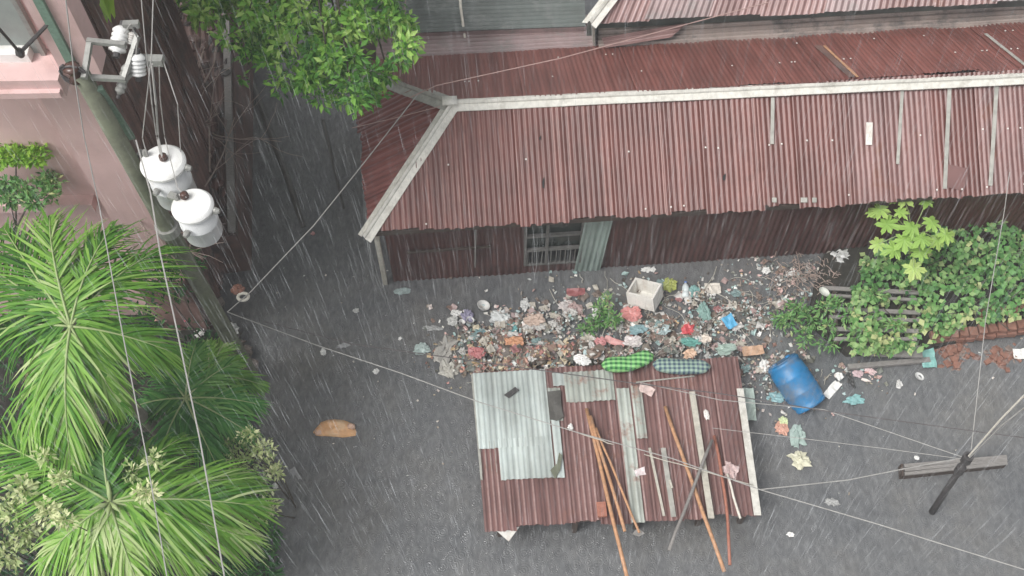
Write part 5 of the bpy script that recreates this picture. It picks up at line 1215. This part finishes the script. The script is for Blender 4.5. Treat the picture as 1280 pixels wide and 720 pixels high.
# bricks
br = empty('brick_kerb', at(1225, 410, 0), 'low edge of loose red bricks between the vines and the water', 'brick wall')
def brick_at(px, py, h, rot, s=(.2, .1, .07), par=br):
    mb = MB(); mb.box(at(px, py, h), s[0], s[1], s[2], V((math.cos(rot), math.sin(rot), ru(-.06, .06))), V((-math.sin(rot), math.cos(rot), ru(-.06, .06)))); return mb.build('brick', 'brick_red', par)
for i in range(15):
    t_ = i / 14; px_ = 1168 + 168 * t_; py_ = 421 - 18 * min(1, t_ * 1.3) + ru(-1, 1); brick_at(px_, py_, .22, R(90 + ru(-10, 10)), (.15, .125, .08))
for i in range(13):
    px_ = 1172 + 13 * i; brick_at(px_, 426 - 15 * min(1, i / 10) + ru(-1, 1), .12, R(ru(-6, 12)), (.15, .10, .10))
for i in range(8): brick_at(1230 + 12 * i, 393 - 2.6 * i + ru(-1.5, 1.5), .34, R(80 + ru(-15, 15)), (.14, .12, .08))
mb = MB()
for k in range(130):
    cx_, cy_, sx_, sy_ = random.choice(((1190, 438, 11, 11), (1250, 446, 12, 5), (1192, 436, 12, 9)))
    px_, py_ = random.gauss(cx_, sx_), random.gauss(cy_, sy_)
    if py_ < 424: continue
    vs, fs = lump(at(px_, py_, -.012), ru(.03, .10), ru(.03, .08), ru(.014, .03), k, 1, .5); mb.add(vs, fs, col=random.choice([(.20, .10, .07), (.16, .09, .07), (.22, .14, .11), (.18, .14, .12)]))
tag(mb.build('red_silt', 'litter_tint'), 'reddish crumbled brick silt at the water edge below the kerb', 'silt', kind='stuff')
rb = empty('brick_rubble', at(1195, 440, 0), 'broken brick rubble breaking the water below the teal bag end of the kerb', 'rubble')
for k in range(30): brick_at(random.gauss(1190, 13), random.gauss(440, 9), ru(-.015, .03), rnd() * 3, (ru(.05, .14), ru(.05, .09), .06), rb)
rb2 = empty('brick_rubble', at(1250, 446, 0), 'smaller patch of broken brick in the water near the right edge', 'rubble')
for k in range(20): brick_at(random.gauss(1249, 10), random.gauss(446, 5), ru(-.02, .025), rnd() * 3, (ru(.04, .12), ru(.04, .08), .05), rb2)

# ================================================================== RAIN
mb = MB(); random.seed(99)
for k in range(7000):
    h = ru(.2, 9); px_, py_ = ru(-20, 1300), ru(-20, 740); p = at(px_, py_, h); L = ru(.2, .65); d = V((.05, -.02, -1)) + V((ru(-.03, .03), ru(-.03, .03), 0)); r_ = ru(.0012, .0026)
    q = p + d * L; s_ = V((r_, 0, 0)); t_ = V((0, r_, 0)); mb.add([p, p + d * L * .5 + s_, p + d * L * .5 - s_ * .5 + t_ * .87, p + d * L * .5 - s_ * .5 - t_ * .87, q], [(0, 1, 2), (0, 2, 3), (0, 3, 1), (4, 2, 1), (4, 3, 2), (4, 1, 3)])
tag(mb.build('rain', 'rain_water'), 'heavy rain falling over the whole flooded yard', 'rain', kind='stuff')
# water running off the eaves
mb = MB()
for k in range(150):
    x = ru(.1, total); P = FL + hx * x + V((0, -.03, -.02)); z = ru(.2, 1.0); L = ru(.2, .9)
    a = P + V((0, 0, -ru(0, .9))); b = V((a.x + ru(-.02, .02), a.y - .03, max(.01, a.z - L))); mb.tube([a, lerp(a, b, .5), b], ru(.0012, .003), 4, caps=False)
for k in range(110):
    t_ = rnd(); P = lerp(FL, BL, t_) + V((-.03, 0, 0)); a = P + V((0, 0, -ru(0, .9))); b = V((a.x - .02, a.y, max(.01, a.z - ru(.2, .9)))); mb.tube([a, lerp(a, b, .5), b], ru(.0015, .0035), 4, caps=False)
for k in range(40):
    t_ = rnd(); P = lerp(D, C, t_) + V((0, -.03, 0)); a = P + V((0, 0, -ru(0, .2))); b = V((a.x, a.y - .01, max(.01, a.z - ru(.1, .3)))); mb.tube([a, lerp(a, b, .5), b], .003, 4, caps=False)
for P in (at(458, 296, 1.85), at(676, 268, 1.9), at(668, 280, 1.8)):
    for k in range(3): mb.tube([P + V((ru(-.04, .04), -.02, 0)), P + V((ru(-.06, .06), -.05, -.9)), V((P.x + ru(-.1, .1), P.y - .08, .02))], .0028, 5, caps=False)
tag(mb.build('roof_runoff', 'rain_water'), 'strings of rainwater pouring off the tin roof edges', 'water', kind='stuff')
# thin veil of rain mist
mb = MB(); mb.box((0, 12, 6.9), 190, 190, 18.2); hz = mb.build('haze', 'dark_void')
hz.data.materials.clear(); hm = bpy.data.materials.new('mist'); hm.use_nodes = True; hm.node_tree.nodes.clear()
vo = hm.node_tree.nodes.new('ShaderNodeVolumePrincipled'); vo.inputs['Density'].default_value = .003; vo.inputs['Color'].default_value = (.92, .94, .96, 1)
oo = hm.node_tree.nodes.new('ShaderNodeOutputMaterial'); hm.node_tree.links.new(vo.outputs[0], oo.inputs['Volume']); hz.data.materials.append(hm)
tag(hz, 'pale mist of the heavy rain over the yard', 'haze', kind='stuff')
print('POLE top h', best, 'post', bh[:2])
